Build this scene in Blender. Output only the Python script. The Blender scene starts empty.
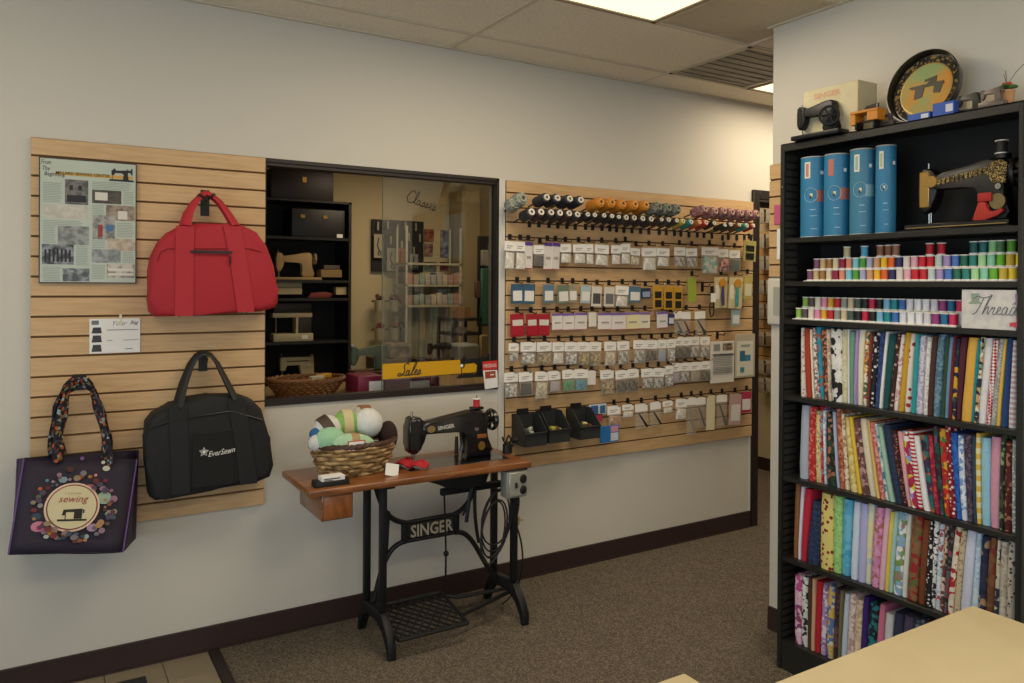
import bpy, bmesh, math, random
from mathutils import Vector, Matrix
random.seed(7)
PI = math.pi
col = bpy.context.scene.collection
sc = bpy.context.scene
# ---------------------------------------------------------------- camera (a lens with shift, as in the photograph)
YAW, PITCH, ROLL, FPX, CX, CY = 0.56846, -0.00469, 0.00615, 787.83, 541.85, 287.91
CAM = Vector((0.0, -3.6198, 1.5819))
_f = Vector((math.sin(YAW)*math.cos(PITCH), math.cos(YAW)*math.cos(PITCH), math.sin(PITCH)))
_r0 = Vector((math.cos(YAW), -math.sin(YAW), 0)); _u0 = _r0.cross(_f)
_r = _r0*math.cos(ROLL) + _u0*math.sin(ROLL); _u = -_r0*math.sin(ROLL) + _u0*math.cos(ROLL)
cd = bpy.data.cameras.new('camera'); cam = bpy.data.objects.new('camera', cd); col.objects.link(cam)
cam.matrix_world = Matrix(((_r.x, _u.x, -_f.x, CAM.x), (_r.y, _u.y, -_f.y, CAM.y), (_r.z, _u.z, -_f.z, CAM.z), (0, 0, 0, 1)))
cd.sensor_width = 36; cd.lens = FPX/1024*36; cd.shift_x = (512-CX)/1024; cd.shift_y = (CY-341.5)/1024; cd.clip_start = .05
sc.camera = cam
# ---------------------------------------------------------------- world, lights, exposure
w = bpy.data.worlds.new('sky'); sc.world = w; w.use_nodes = True
w.node_tree.nodes['Background'].inputs[0].default_value = (.62, .75, 1, 1)
w.node_tree.nodes['Background'].inputs[1].default_value = 1.2
sc.view_settings.view_transform = 'Standard'; sc.view_settings.look = 'None'
sc.view_settings.gamma = 1; sc.view_settings.use_curve_mapping = False
sc.view_settings.exposure = -0.04
def area(name, loc, rot, sx, sy, power, color):
    l = bpy.data.lights.new(name, 'AREA'); l.shape = 'RECTANGLE'; l.size = sx; l.size_y = sy; l.energy = power; l.color = color
    o = bpy.data.objects.new(name, l); col.objects.link(o); o.location = loc; o.rotation_euler = rot; return o
WARM = (1, .85, .63); DAY = (.76, .88, 1)
area('daylight_storefront', (-2.95, -3.3, 1.45), (0, -PI/2-.28, 0), 2.0, 3.4, 68, DAY)
area('daylight_rear_window', (-.6, -5.93, 1.45), (PI/2+.28, 0, 0), 3.2, 2.0, 34, DAY)
FIX = [(1.127, 2.346, -1.486, -.876), (3.60, 4.82, -.876, -.266), (1.127, 2.346, -3.92, -3.31), (-1.3, -.08, -1.486, -.876), (-1.3, -.08, -3.92, -3.31), (3.6, 4.8, -3.92, -3.31)]
FIXW = [17, 20, 21, 8, 9, 12]
for (x0, x1, y0, y1), wt in zip(FIX, FIXW):
    area('troffer_light', ((x0+x1)/2, (y0+y1)/2, 2.755), (0, 0, 0), 1.15, .55, wt, WARM)
area('back_room_light', (2.2, 1.0, 2.44), (0, 0, 0), .8, .4, 11, (1, .80, .56))
area('hall_light', (4.5, 1.2, 2.6), (0, 0, 0), .6, .6, 9, (1, .8, .55))

# ---------------------------------------------------------------- materials
def lin(c):
    if isinstance(c, str):
        c = c.lstrip('#'); c = [int(c[i:i+2], 16)/255 for i in (0, 2, 4)]
    return tuple((v/12.92 if v <= .04045 else ((v+.055)/1.055)**2.4) for v in c[:3]) + (1,)
MC = {}
def mat(c, rough=.6, metal=0, bump=0, bscale=200, vary=0, vscale=8, emit=0, alpha=1, coat=0):
    k = (str(c), rough, metal, bump, bscale, vary, vscale, emit, alpha, coat)
    if k in MC: return MC[k]
    m = bpy.data.materials.new('surface_' + str(c).strip('#')); m.use_nodes = True; nt = m.node_tree; b = nt.nodes['Principled BSDF']
    L = lin(c); b.inputs['Base Color'].default_value = L; b.inputs['Roughness'].default_value = rough; b.inputs['Metallic'].default_value = metal
    if coat: b.inputs['Coat Weight'].default_value = coat; b.inputs['Coat Roughness'].default_value = .15
    if emit:
        b.inputs['Emission Color'].default_value = L; b.inputs['Emission Strength'].default_value = emit
    if alpha < 1: b.inputs['Alpha'].default_value = alpha
    if bump or vary:
        tc = nt.nodes.new('ShaderNodeTexCoord')
        if vary:
            n = nt.nodes.new('ShaderNodeTexNoise'); n.inputs['Scale'].default_value = vscale; n.inputs['Detail'].default_value = 5
            nt.links.new(tc.outputs['Object'], n.inputs['Vector'])
            r = nt.nodes.new('ShaderNodeValToRGB'); r.color_ramp.elements[0].position = .3; r.color_ramp.elements[1].position = .7
            r.color_ramp.elements[0].color = tuple(v*(1-vary) for v in L[:3]) + (1,); r.color_ramp.elements[1].color = tuple(min(1, v*(1+vary)) for v in L[:3]) + (1,)
            nt.links.new(n.outputs['Fac'], r.inputs[0]); nt.links.new(r.outputs[0], b.inputs['Base Color'])
        if bump:
            n = nt.nodes.new('ShaderNodeTexNoise'); n.inputs['Scale'].default_value = bscale; n.inputs['Detail'].default_value = 3
            nt.links.new(tc.outputs['Object'], n.inputs['Vector'])
            bp = nt.nodes.new('ShaderNodeBump'); bp.inputs['Strength'].default_value = bump; bp.inputs['Distance'].default_value = .01
            nt.links.new(n.outputs['Fac'], bp.inputs['Height']); nt.links.new(bp.outputs[0], b.inputs['Normal'])
    MC[k] = m; return m
def wood(c1, c2, scale=(1, 14, 14), rough=.5, coat=0, amt=6):
    k = ('wood', c1, c2, scale, rough, amt)
    if k in MC: return MC[k]
    m = bpy.data.materials.new('wood_grain'); m.use_nodes = True; nt = m.node_tree; b = nt.nodes['Principled BSDF']
    tc = nt.nodes.new('ShaderNodeTexCoord'); mp = nt.nodes.new('ShaderNodeMapping'); mp.inputs['Scale'].default_value = scale
    n = nt.nodes.new('ShaderNodeTexNoise'); n.inputs['Scale'].default_value = amt; n.inputs['Detail'].default_value = 6; n.inputs['Distortion'].default_value = .6
    r = nt.nodes.new('ShaderNodeValToRGB'); r.color_ramp.elements[0].position = .35; r.color_ramp.elements[1].position = .68
    r.color_ramp.elements[0].color = lin(c1); r.color_ramp.elements[1].color = lin(c2)
    nt.links.new(tc.outputs['Object'], mp.inputs[0]); nt.links.new(mp.outputs[0], n.inputs['Vector']); nt.links.new(n.outputs['Fac'], r.inputs[0])
    nt.links.new(r.outputs[0], b.inputs['Base Color']); b.inputs['Roughness'].default_value = rough
    if coat: b.inputs['Coat Weight'].default_value = coat; b.inputs['Coat Roughness'].default_value = .2
    MC[k] = m; return m
def pat(kind, cols, s=60, rough=.85):
    """procedural cloth prints: dots, multi, stripes, check, blotch"""
    k = ('pat', kind, tuple(cols), s)
    if k in MC: return MC[k]
    m = bpy.data.materials.new('print_' + kind); m.use_nodes = True; nt = m.node_tree; b = nt.nodes['Principled BSDF']
    b.inputs['Roughness'].default_value = rough
    tc = nt.nodes.new('ShaderNodeTexCoord'); src = tc.outputs['Object']
    def ramp(fac, stops):
        r = nt.nodes.new('ShaderNodeValToRGB'); r.color_ramp.interpolation = 'CONSTANT'; e = r.color_ramp.elements
        e[0].position = stops[0][0]; e[0].color = lin(stops[0][1]); e[1].position = stops[1][0]; e[1].color = lin(stops[1][1])
        for p, c in stops[2:]:
            q = e.new(p); q.color = lin(c)
        nt.links.new(fac, r.inputs[0]); return r.outputs[0]
    if kind in ('dots', 'multi'):
        v = nt.nodes.new('ShaderNodeTexVoronoi'); v.inputs['Scale'].default_value = s; nt.links.new(src, v.inputs['Vector'])
        if kind == 'dots':
            out = ramp(v.outputs['Distance'], [(0, cols[1]), (.36, cols[0])])
        else:
            sp = nt.nodes.new('ShaderNodeSeparateColor'); nt.links.new(v.outputs['Color'], sp.inputs[0])
            n = len(cols); out = ramp(sp.outputs[0], [(i/n, c) for i, c in enumerate(cols)])
    elif kind == 'blotch':
        v = nt.nodes.new('ShaderNodeTexNoise'); v.inputs['Scale'].default_value = s; v.inputs['Detail'].default_value = 2; nt.links.new(src, v.inputs['Vector'])
        n = len(cols); out = ramp(v.outputs['Fac'], [((0 if i == 0 else .38+.24*i/(n)), c) for i, c in enumerate(cols)])
    elif kind == 'photo':
        v = nt.nodes.new('ShaderNodeTexNoise'); v.inputs['Scale'].default_value = s; v.inputs['Detail'].default_value = 4; nt.links.new(src, v.inputs['Vector'])
        r = nt.nodes.new('ShaderNodeValToRGB'); r.color_ramp.elements[0].position = .4; r.color_ramp.elements[1].position = .6
        r.color_ramp.elements[0].color = lin(cols[0]); r.color_ramp.elements[1].color = lin(cols[1]); nt.links.new(v.outputs['Fac'], r.inputs[0]); out = r.outputs[0]
    elif kind == 'check':
        v = nt.nodes.new('ShaderNodeTexChecker'); v.inputs['Scale'].default_value = s; v.inputs['Color1'].default_value = lin(cols[0]); v.inputs['Color2'].default_value = lin(cols[1])
        mp = nt.nodes.new('ShaderNodeMapping'); mp.inputs['Rotation'].default_value = (PI/4, 0, 0); nt.links.new(src, mp.inputs[0])
        nt.links.new(mp.outputs[0], v.inputs['Vector']); out = v.outputs['Color']
    else:
        sp = nt.nodes.new('ShaderNodeSeparateXYZ'); nt.links.new(src, sp.inputs[0])
        m1 = nt.nodes.new('ShaderNodeMath'); m1.operation = 'MULTIPLY'; m1.inputs[1].default_value = s; nt.links.new(sp.outputs[2], m1.inputs[0])
        m2 = nt.nodes.new('ShaderNodeMath'); m2.operation = 'FRACT'; nt.links.new(m1.outputs[0], m2.inputs[0])
        out = ramp(m2.outputs[0], [(0, cols[0]), (.5, cols[1])])
    nt.links.new(out, b.inputs['Base Color'])
    MC[k] = m; return m
def glass(tint=(1, 1, 1), refl=1.0, rough=0.0, cover=0.0, ccol='#ffffff', ior=1.5):
    k = ('glass', tint, refl, rough, cover, ccol)
    if k in MC: return MC[k]
    m = bpy.data.materials.new('clear_pane'); m.use_nodes = True; nt = m.node_tree; nt.nodes.clear()
    o = nt.nodes.new('ShaderNodeOutputMaterial'); t = nt.nodes.new('ShaderNodeBsdfTransparent'); t.inputs[0].default_value = (*tint, 1)
    g = nt.nodes.new('ShaderNodeBsdfGlossy'); g.inputs['Roughness'].default_value = rough
    f = nt.nodes.new('ShaderNodeFresnel'); f.inputs[0].default_value = ior
    mu = nt.nodes.new('ShaderNodeMath'); mu.operation = 'MULTIPLY'; mu.inputs[1].default_value = refl; mu.use_clamp = True; nt.links.new(f.outputs[0], mu.inputs[0])
    x = nt.nodes.new('ShaderNodeMixShader'); nt.links.new(mu.outputs[0], x.inputs[0])
    if cover:
        d = nt.nodes.new('ShaderNodeBsdfDiffuse'); d.inputs[0].default_value = lin(ccol)
        y = nt.nodes.new('ShaderNodeMixShader'); y.inputs[0].default_value = cover; nt.links.new(t.outputs[0], y.inputs[1]); nt.links.new(d.outputs[0], y.inputs[2])
        nt.links.new(y.outputs[0], x.inputs[1])
    else: nt.links.new(t.outputs[0], x.inputs[1])
    nt.links.new(g.outputs[0], x.inputs[2]); nt.links.new(x.outputs[0], o.inputs[0])
    MC[k] = m; return m

M = dict(
    wall=mat('#cfc9bc', .9, bump=.04, bscale=120), wallback=mat('#c9b88f', .9), ceil=mat('#ebe0c9', .95, bump=.5, bscale=90, vary=.07, vscale=60),
    grid=mat('#cfc3aa', .6), base=mat('#33211f', .55), frame=mat('#221714', .5), slat=wood('#c49e70', '#d2af80', (1.2, 8, 16), .5),
    groove=mat('#6e4f2e', .9), black=mat('#161616', .5), blackmetal=mat('#1c1b19', .42), cab=mat('#22221f', .38), iron=mat('#17181a', .5, .3),
    enamel=mat('#0d0d0f', .22, coat=.6), chrome=mat('#b9b7b0', .25, 1), brass=mat('#b29253', .35, .9), white=mat('#eeebe4', .6), paper=mat('#e9e6df', .75),
    gold=mat('#a08752', .45, .4), clear=glass((.99, .99, .98), .35, .15, .14, '#f0ece2', 1.3), glass=glass((.86, .87, .85), 1.5))

# ---------------------------------------------------------------- mesh builder
class MB:
    def __init__(s): s.v = []; s.f = []; s.m = []
    def add(s, vs, fs, mi=0, T=None):
        o = len(s.v)
        s.v += [tuple(T @ Vector(p)) if T else tuple(p) for p in vs]
        s.f += [tuple(i+o for i in f) for f in fs]; s.m += [mi]*len(fs); return s
    def box(s, x0, x1, y0, y1, z0, z1, mi=0, T=None):
        return s.add([(x0, y0, z0), (x1, y0, z0), (x1, y1, z0), (x0, y1, z0), (x0, y0, z1), (x1, y0, z1), (x1, y1, z1), (x0, y1, z1)],
                     [(0, 3, 2, 1), (4, 5, 6, 7), (0, 1, 5, 4), (1, 2, 6, 5), (2, 3, 7, 6), (3, 0, 4, 7)], mi, T)
    def rbox(s, x0, x1, y0, y1, z0, z1, r=.004, seg=2, mi=0, T=None):
        b = bmesh.new(); bmesh.ops.create_cube(b, size=1)
        for v in b.verts: v.co = Vector(((x0+x1)/2+v.co.x*(x1-x0), (y0+y1)/2+v.co.y*(y1-y0), (z0+z1)/2+v.co.z*(z1-z0)))
        bmesh.ops.bevel(b, geom=b.edges[:], offset=r, segments=seg, affect='EDGES', profile=.5); s.bm(b, mi, T); return s
    def bm(s, b, mi=0, T=None):
        b.verts.index_update(); s.add([v.co[:] for v in b.verts], [[v.index for v in f.verts] for f in b.faces], mi, T); b.free(); return s
    def prism(s, pts, y0, y1, r=0, seg=2, mi=0, T=None):
        """outline pts (x, z) given counter-clockwise seen from -y, extruded from y0 to y1, rims rounded by r"""
        b = bmesh.new(); A = [b.verts.new((x, y0, z)) for x, z in pts]; B = [b.verts.new((x, y1, z)) for x, z in pts]; n = len(pts)
        ea = b.faces.new(A); eb = b.faces.new(B[::-1])
        for i in range(n): b.faces.new((A[(i+1) % n], A[i], B[i], B[(i+1) % n]))
        if r:
            es = [e for e in b.edges if any(f in (ea, eb) for f in e.link_faces)]
            bmesh.ops.bevel(b, geom=es, offset=r, segments=seg, affect='EDGES', profile=.5)
        bmesh.ops.recalc_face_normals(b, faces=b.faces[:]); s.bm(b, mi, T); return s
    def lathe(s, prof, n=16, T=None, mi=0, cap=True):
        cap = cap and prof[0] != prof[-1]
        """prof (radius, height) about z"""
        vs = []; fs = []
        for r, z in prof:
            for i in range(n): a = 2*PI*i/n; vs.append((r*math.cos(a), r*math.sin(a), z))
        for j in range(len(prof)-1):
            for i in range(n): fs.append((j*n+i, j*n+(i+1) % n, (j+1)*n+(i+1) % n, (j+1)*n+i))
        if cap and prof[0][0] > 1e-5: fs.append(tuple(range(n-1, -1, -1)))
        if cap and prof[-1][0] > 1e-5: fs.append(tuple((len(prof)-1)*n+i for i in range(n)))
        return s.add(vs, fs, mi, T)
    def cyl(s, p0, p1, r, n=10, r2=None, mi=0):
        p0 = Vector(p0); p1 = Vector(p1); d = p1-p0; q = d.to_track_quat('Z', 'Y').to_matrix().to_4x4()
        return s.lathe([(r, 0), (r if r2 is None else r2, d.length)], n, Matrix.Translation(p0) @ q, mi)
    def tube(s, pts, r, n=6, closed=False, mi=0, flat=1.0):
        pts = [Vector(p) for p in pts]; m = len(pts); vs = []; fs = []; up = Vector((0, 0, 1)); pn = None
        for i, p in enumerate(pts):
            if closed: t = pts[(i+1) % m]-pts[i-1]
            else: t = pts[min(i+1, m-1)]-pts[max(i-1, 0)]
            t.normalize()
            if pn is None: a = t.orthogonal().normalized() if abs(t.z) > .95 else t.cross(up).normalized()
            else: a = (pn-t*pn.dot(t)).normalized()
            pn = a; b = t.cross(a); rr = r[i] if isinstance(r, (list, tuple)) else r
            for k in range(n):
                an = 2*PI*k/n; vs.append(tuple(p+a*math.cos(an)*rr+b*math.sin(an)*rr*flat))
        for i in range(m if closed else m-1):
            j = (i+1) % m
            for k in range(n): fs.append((i*n+k, i*n+(k+1) % n, j*n+(k+1) % n, j*n+k))
        if not closed: fs += [tuple(range(n-1, -1, -1)), tuple((m-1)*n+k for k in range(n))]
        return s.add(vs, fs, mi)
    def band(s, pts, wv, th, mi=0):
        """a flat strap through pts: width vector wv, thickness th"""
        pts = [Vector(p) for p in pts]; wv = Vector(wv); vs = []; fs = []; m = len(pts)
        for i, p in enumerate(pts):
            t = (pts[min(i+1, m-1)]-pts[max(i-1, 0)]).normalized(); nrm = t.cross(wv).normalized()*th/2
            for q in (p-wv/2-nrm, p+wv/2-nrm, p+wv/2+nrm, p-wv/2+nrm): vs.append(tuple(q))
        for i in range(m-1):
            for k in range(4): fs.append((i*4+k, i*4+(k+1) % 4, i*4+4+(k+1) % 4, i*4+4+k))
        fs += [(3, 2, 1, 0), tuple(range(m*4-4, m*4))]
        return s.add(vs, fs, mi)
    def sph(s, c, r, n=14, mi=0, sc=(1, 1, 1), T=None):
        prof = [(r*math.sin(PI*j/(n//2+2)), -r*math.cos(PI*j/(n//2+2))) for j in range(n//2+3)]
        prof[0] = (1e-6, -r); prof[-1] = (1e-6, r)
        X = Matrix.Translation(Vector(c)) @ (T or Matrix()) @ Matrix.Diagonal((*sc, 1)); return s.lathe(prof, n, X, mi)
    def mesh(s, name, mats, smooth=40):
        me = bpy.data.meshes.new(name); me.from_pydata(s.v, [], s.f)
        for m in (mats if isinstance(mats, (list, tuple)) else [mats]): me.materials.append(m)
        me.polygons.foreach_set('material_index', s.m); me.update()
        if smooth:
            me.polygons.foreach_set('use_smooth', [True]*len(me.polygons)); me.set_sharp_from_angle(angle=math.radians(smooth))
        return me
    def build(s, name, mats, parent=None, loc=None, rotz=0, smooth=40):
        o = bpy.data.objects.new(name, s.mesh(name, mats, smooth)); col.objects.link(o)
        if parent: o.parent = parent
        if loc: o.location = loc
        if rotz: o.rotation_euler.z = rotz
        return o
def tag(o, label, cat, group=None):
    o['label'] = label; o['category'] = cat
    if group: o['group'] = group
    return o
def thing(name, label, cat, loc=(0, 0, 0), rotz=0, group=None):
    o = bpy.data.objects.new(name, None); col.objects.link(o); o.location = loc; o.rotation_euler = (0, 0, rotz); o.empty_display_size = .05
    return tag(o, label, cat, group)
def struct(o): o['kind'] = 'structure'; return o
def inst(name, mesh, parent=None, loc=(0, 0, 0), m=None, scale=None, rot=None):
    o = bpy.data.objects.new(name, mesh); col.objects.link(o); o.parent = parent; o.location = loc
    if scale: o.scale = scale
    if rot: o.rotation_euler = rot
    if m:
        o.material_slots[0].link = 'OBJECT'; o.material_slots[0].material = m
    return o
def text(s, m, parent, x, y, z, width=None, height=.02, shear=0, rot=0, bold=0, name='lettering', align='LEFT', depth=.0006, yaw=0, color_label=None):
    """flat lettering standing in the local x-z plane, facing -y"""
    c = bpy.data.curves.new('t', 'FONT'); c.body = s; c.size = 1; c.shear = shear; c.extrude = 0; c.offset = bold; c.resolution_u = 2
    o = bpy.data.objects.new('t', c); col.objects.link(o); me = bpy.data.meshes.new_from_object(o)
    bpy.data.objects.remove(o); bpy.data.curves.remove(c)
    xs = [v.co.x for v in me.vertices]; ys = [v.co.y for v in me.vertices]; wd = max(xs)-min(xs); hd = max(ys)-min(ys)
    sz = height/hd; sx = (width/wd) if width else sz
    x0 = min(xs) if align == 'LEFT' else (max(xs)+min(xs))/2; y0 = min(ys)
    for v in me.vertices:
        a = (v.co.x-x0)*sx; b = (v.co.y-y0)*sz; v.co = (a, 0, b)
    me.name = name; me.materials.clear(); me.materials.append(m)
    o = bpy.data.objects.new(name, me); col.objects.link(o); o.parent = parent; o.location = (x, y, z); o.rotation_euler = (0, -rot, yaw)
    return o
# ---------------------------------------------------------------- measured points: photograph pixel -> point on a real plane
def ray(px, py): return _f + _r*((px-CX)/FPX) - _u*((py-CY)/FPX)
def onY(px, py, Y=0.0):
    d = ray(px, py); return CAM + d*((Y-CAM.y)/d.y)
def onX(px, py, X):
    d = ray(px, py); return CAM + d*((X-CAM.x)/d.x)
def onZ(px, py, Z=0.0):
    d = ray(px, py); return CAM + d*((Z-CAM.z)/d.z)
def px_of(P):
    d = Vector(P)-CAM; return CX+FPX*d.dot(_r)/d.dot(_f)
def yAt(px, z, X):
    """Y on the plane X at height z that is seen in pixel column px"""
    a, b = -3.2, 0.5
    for _ in range(40):
        c = (a+b)/2
        if px_of((X, c, z)) > px: a = c
        else: b = c
    return (a+b)/2
ORD = ['first', 'second', 'third', 'fourth', 'fifth', 'sixth', 'seventh', 'eighth', 'ninth', 'tenth', 'eleventh', 'twelfth', 'thirteenth', 'fourteenth', 'fifteenth', 'sixteenth',
       'seventeenth', 'eighteenth', 'nineteenth', 'twentieth', 'twenty-first', 'twenty-second', 'twenty-third', 'twenty-fourth', 'twenty-fifth', 'twenty-sixth', 'twenty-seventh', 'twenty-eighth']

# ================================================================ ROOM SHELL
H = 2.769
carpet = pat('multi', ['#4a4037', '#5c5144', '#6c6152', '#786c5c', '#544a3e'], 170)
nt = carpet.node_tree
fl = MB().box(.655, 6.2, -6, 0, -.05, 0).build('floor', carpet, smooth=0); struct(fl)
struct(MB().box(-3, .655, -6, 0, -.06, -.008).build('floor', mat('#6b6255', .8), smooth=0))
tile_m = mat('#877a64', .5, vary=.06, vscale=5)
fl2 = [o for o in col.objects if o.name.startswith('floor')][-1]
TS = .2115; tme = MB().rbox(.0015, TS-.0015, .0015, TS-.0015, 0, .008, .0012, 1).mesh('floor_tile', tile_m, 0)
for j in range(7):
    for i in range(10):
        inst('floor_tile', tme, fl2, (.437-TS*i, -.012-TS*(j+1), -.008), scale=((.178/TS, 1, 1) if i == 0 else None))
tag(MB().rbox(-1.2, .365, -1.1, -.122, 0, .008, .004, 2).build('floor_mat', mat('#20262b', .9, bump=.3, bscale=300)), 'dark blue-grey floor mat lying on the beige tiles by the wall', 'mat')
struct(MB().rbox(.617, .66, -6, -.012, -.008, .006, .003).build('trim_1', mat('#2a1e1d', .6)))
# window wall with openings
WX0, WX1, WZ0, WZ1 = .846, 2.036, 1.034, 2.134
DX0, DX1, DZ = 4.0, 4.9, 2.14
wb = MB()
for a in ((-3, WX0, 0, H), (WX0, WX1, 0, WZ0), (WX0, WX1, WZ1, H), (WX1, DX0, 0, H), (DX0, DX1, DZ, H), (DX1, 6.2, 0, H)):
    wb.box(a[0], a[1], 0, .07, a[2], a[3])
struct(wb.build('wall_back', M['wall'], smooth=0))
struct(MB().box(2.85, 2.97, -6, -1.128, 0, H).build('wall_partition', M['wall'], smooth=0))
sw = MB()
for a in ((-6, -5.0, 0, H), (-5, -1.6, 0, .45), (-5, -1.6, 2.45, H), (-1.6, 0, 0, H)): sw.box(-3.12, -3, a[0], a[1], a[2], a[3])
struct(sw.build('wall_left', M['wall'], smooth=0))
sw = MB()
for a in ((-3, -2.2, 0, H), (-2.2, 1, 0, .45), (-2.2, 1, 2.45, H), (1, 6.2, 0, H)): sw.box(a[0], a[1], -6.12, -6, a[2], a[3])
struct(sw.build('wall_front', M['wall'], smooth=0))
struct(MB().box(6.2, 6.3, -6, 0, 0, H).build('wall_right', M['wall'], smooth=0))
# storefront window frames
wf = MB()
for y in (-5, -3.33, -1.64): wf.box(-3.09, -3.03, y, y+.05, .45, 2.45)
wf.box(-3.09, -3.03, -5, -1.6, .45, .5); wf.box(-3.09, -3.03, -5, -1.6, 2.4, 2.45)
w1 = struct(wf.build('window_1', M['frame'], smooth=0)); MB().box(-3.065, -3.06, -4.95, -1.65, .5, 2.4).build('pane', M['glass'], w1, smooth=0)
wf = MB()
for x in (-2.2, -.62, .95): wf.box(x, x+.05, -6.09, -6.03, .45, 2.45)
wf.box(-2.2, 1, -6.09, -6.03, .45, .5); wf.box(-2.2, 1, -6.09, -6.03, 2.4, 2.45)
w2 = struct(wf.build('window_2', M['frame'], smooth=0)); MB().box(-2.15, .95, -6.065, -6.06, .5, 2.4).build('pane', M['glass'], w2, smooth=0)
# interior window: dark frame, reveal and sliding pane
wf = MB()
wf.box(WX0, WX1, -.008, .05, WZ1-.014, WZ1+.002); wf.box(WX0, WX1, .0, .068, WZ1-.03, WZ1-.014)
wf.box(WX0, WX1, -.010, .05, WZ0-.004, WZ0+.014); wf.box(WX0, WX1, 0, .068, WZ0+.010, WZ0+.022)
wf.box(WX1-.012, WX1+.003, -.008, .05, WZ0, WZ1); wf.box(WX0-.004, WX0+.006, -.005, .05, WZ0, WZ1)
w3 = struct(wf.build('window_3', M['frame'], smooth=0))
MB().box(WX1-.014, WX1-.001, .05, .075, WZ0+.03, WZ1-.04).build('window_reveal', mat('#cdc3a6', .8), w3, smooth=0)
gx = onY(382.5, 280, .03).x
MB().box(gx, WX1-.012, .028, .034, WZ0+.014, WZ1-.014).build('sliding_pane', M['glass'], w3, smooth=0)
MB().box(gx-.0015, gx+.0005, .027, .035, WZ0+.022, WZ1-.02).build('pane_edge', mat('#6f7464', .3), w3, smooth=0)
# baseboards
def basebd(x0, x1, name):
    b = MB(); b.rbox(x0, x1, -.012, 0, 0, .104, .002, 1); b.box(x0, x1, -.02, -.010, 0, .008)
    struct(b.build(name, M['base']))
basebd(-3, 3.94, 'baseboard_back'); basebd(4.96, 6.2, 'baseboard_back')
struct(MB().box(2.838, 2.85, -6, -1.128, 0, .104).box(2.97, 2.982, -6, -1.128, 0, .104).build('baseboard_partition', M['base'], smooth=0))
struct(MB().box(-3, -2.988, -6, 0, 0, .104).build('baseboard_left', M['base'], smooth=0))
# white corner strip between window and slatwall
struct(MB().rbox(2.038, 2.074, -.012, 0, .60, 2.13, .002, 1).build('trim_2', mat('#d8d4ca', .6)))
struct(MB().box(3.933, 3.942, -.008, 0, .104, .6).build('trim_3', mat('#dbd6ca', .6), smooth=0))
# door casing
dc = MB().rbox(3.94, 4.0, -.02, .09, 0, 2.21, .003, 1).rbox(4.9, 4.96, -.02, .09, 0, 2.21, .003, 1).rbox(4.0, 4.9, -.02, .09, 2.15, 2.21, .003, 1)
dc.box(4.0, 4.02, .03, .07, 0, 2.15).box(4.0, 4.9, .03, .09, 2.11, 2.15)
struct(dc.build('door_1', M['frame']))
# hall behind the door
hb = MB().box(5.26, 5.36, .07, 4, 0, 2.7).box(3.5, 5.36, 4, 4.1, 0, 2.7).box(3.42, 3.5, .07, 4.1, 0, 2.7)
struct(hb.build('wall_hall', mat('#cdbf9d', .9), smooth=0))
struct(MB().box(3.42, 5.36, .0, 4.1, -.05, 0).build('floor', carpet, smooth=0))
struct(MB().box(3.42, 5.36, .07, 4.1, 2.7, 2.75).build('ceiling', M['ceil'], smooth=0))
struct(MB().box(5.248, 5.26, .12, 4, 0, .104).build('baseboard_hall', M['base'], smooth=0))
# back room
struct(MB().box(-.1, 3.42, 2.0, 2.1, 0, 2.55).box(-.1, 0, .07, 2.0, 0, 2.55).build('wall_far', M['wallback'], smooth=0))
struct(MB().box(-.1, 3.42, .07, 2.1, -.05, 0).build('floor', mat('#4e4337', .9), smooth=0))
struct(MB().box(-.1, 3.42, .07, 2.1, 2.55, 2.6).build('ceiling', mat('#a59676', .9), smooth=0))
# ceiling: slab, grid bars, tiles
ce = struct(MB().box(-3, 6.2, -6, 0, H+.03, H+.1).build('ceiling', mat('#b5a88e', .9), smooth=0))
TW, TD = .61, .61
tile_long = MB().rbox(.012, 1.208, .012, .598, 0, .015, .002, 1).mesh('ceiling_tile', M['ceil'], 0)
tile_sq = MB().rbox(.012, .598, .012, .598, 0, .015, .002, 1).mesh('ceiling_tile', M['ceil'], 0)
tile_edge = MB().rbox(.012, 1.208, .012, .254, 0, .015, .002, 1).mesh('ceiling_tile', M['ceil'], 0)
bars = MB()
def over(x0, x1, y0, y1, f): return x0 < f[1]-.05 and x1 > f[0]+.05 and y0 < f[3]-.05 and y1 > f[2]+.05
VENT = (2.97, 3.58, -.876, -.266)
rows = [(-.266, 0)] + [(-.266-.61*(k+1), -.266-.61*k) for k in range(9)]
for ri, (y0, y1) in enumerate(rows):
    bars.box(-3, 6.2, y0-.012, y0+.012, H, H+.012)
    x = 1.75-1.22*4 + (.61*0 if ri != 2 and ri != 6 else -.61+.0)
    if ri in (2, 6): x = 1.127-1.22*4
    cuts = []
    while x < 6.2:
        cuts.append(x); x += 1.219 if ri in (2, 6) else 1.22
    if ri in (1,): cuts = [c for c in cuts if c < 3.0] + [3.58, 4.80, 6.02]
    if ri in (2, 6): cuts = [c for c in cuts if c < 2.36] + [2.36, 2.97, 4.19, 5.41]
    cuts = sorted(cuts); 
    for i, c in enumerate(cuts):
        d = cuts[i+1] if i+1 < len(cuts) else 6.63
        if d < -3: continue
        bars.box(max(c, -3)-.012, max(c, -3)+.012, y0, y1, H+.0005, H+.011)
        if any(over(c, d, y0, y1, f) for f in FIX+[VENT]): continue
        if ri == 0: inst('ceiling_tile', tile_edge, ce, (c, y0, H+.006), scale=((d-c)/1.22, 1, 1))
        elif d-c < .8: inst('ceiling_tile', tile_sq, ce, (c, y0, H+.006))
        else: inst('ceiling_tile', tile_long, ce, (c, y0, H+.006), scale=((d-c)/1.22, 1, 1))
bars.box(-3, 6.2, -.02, 0, H-.002, H+.02); bars.box(2.83, 2.99, -6, -1.11, H-.002, H+.01)
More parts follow.
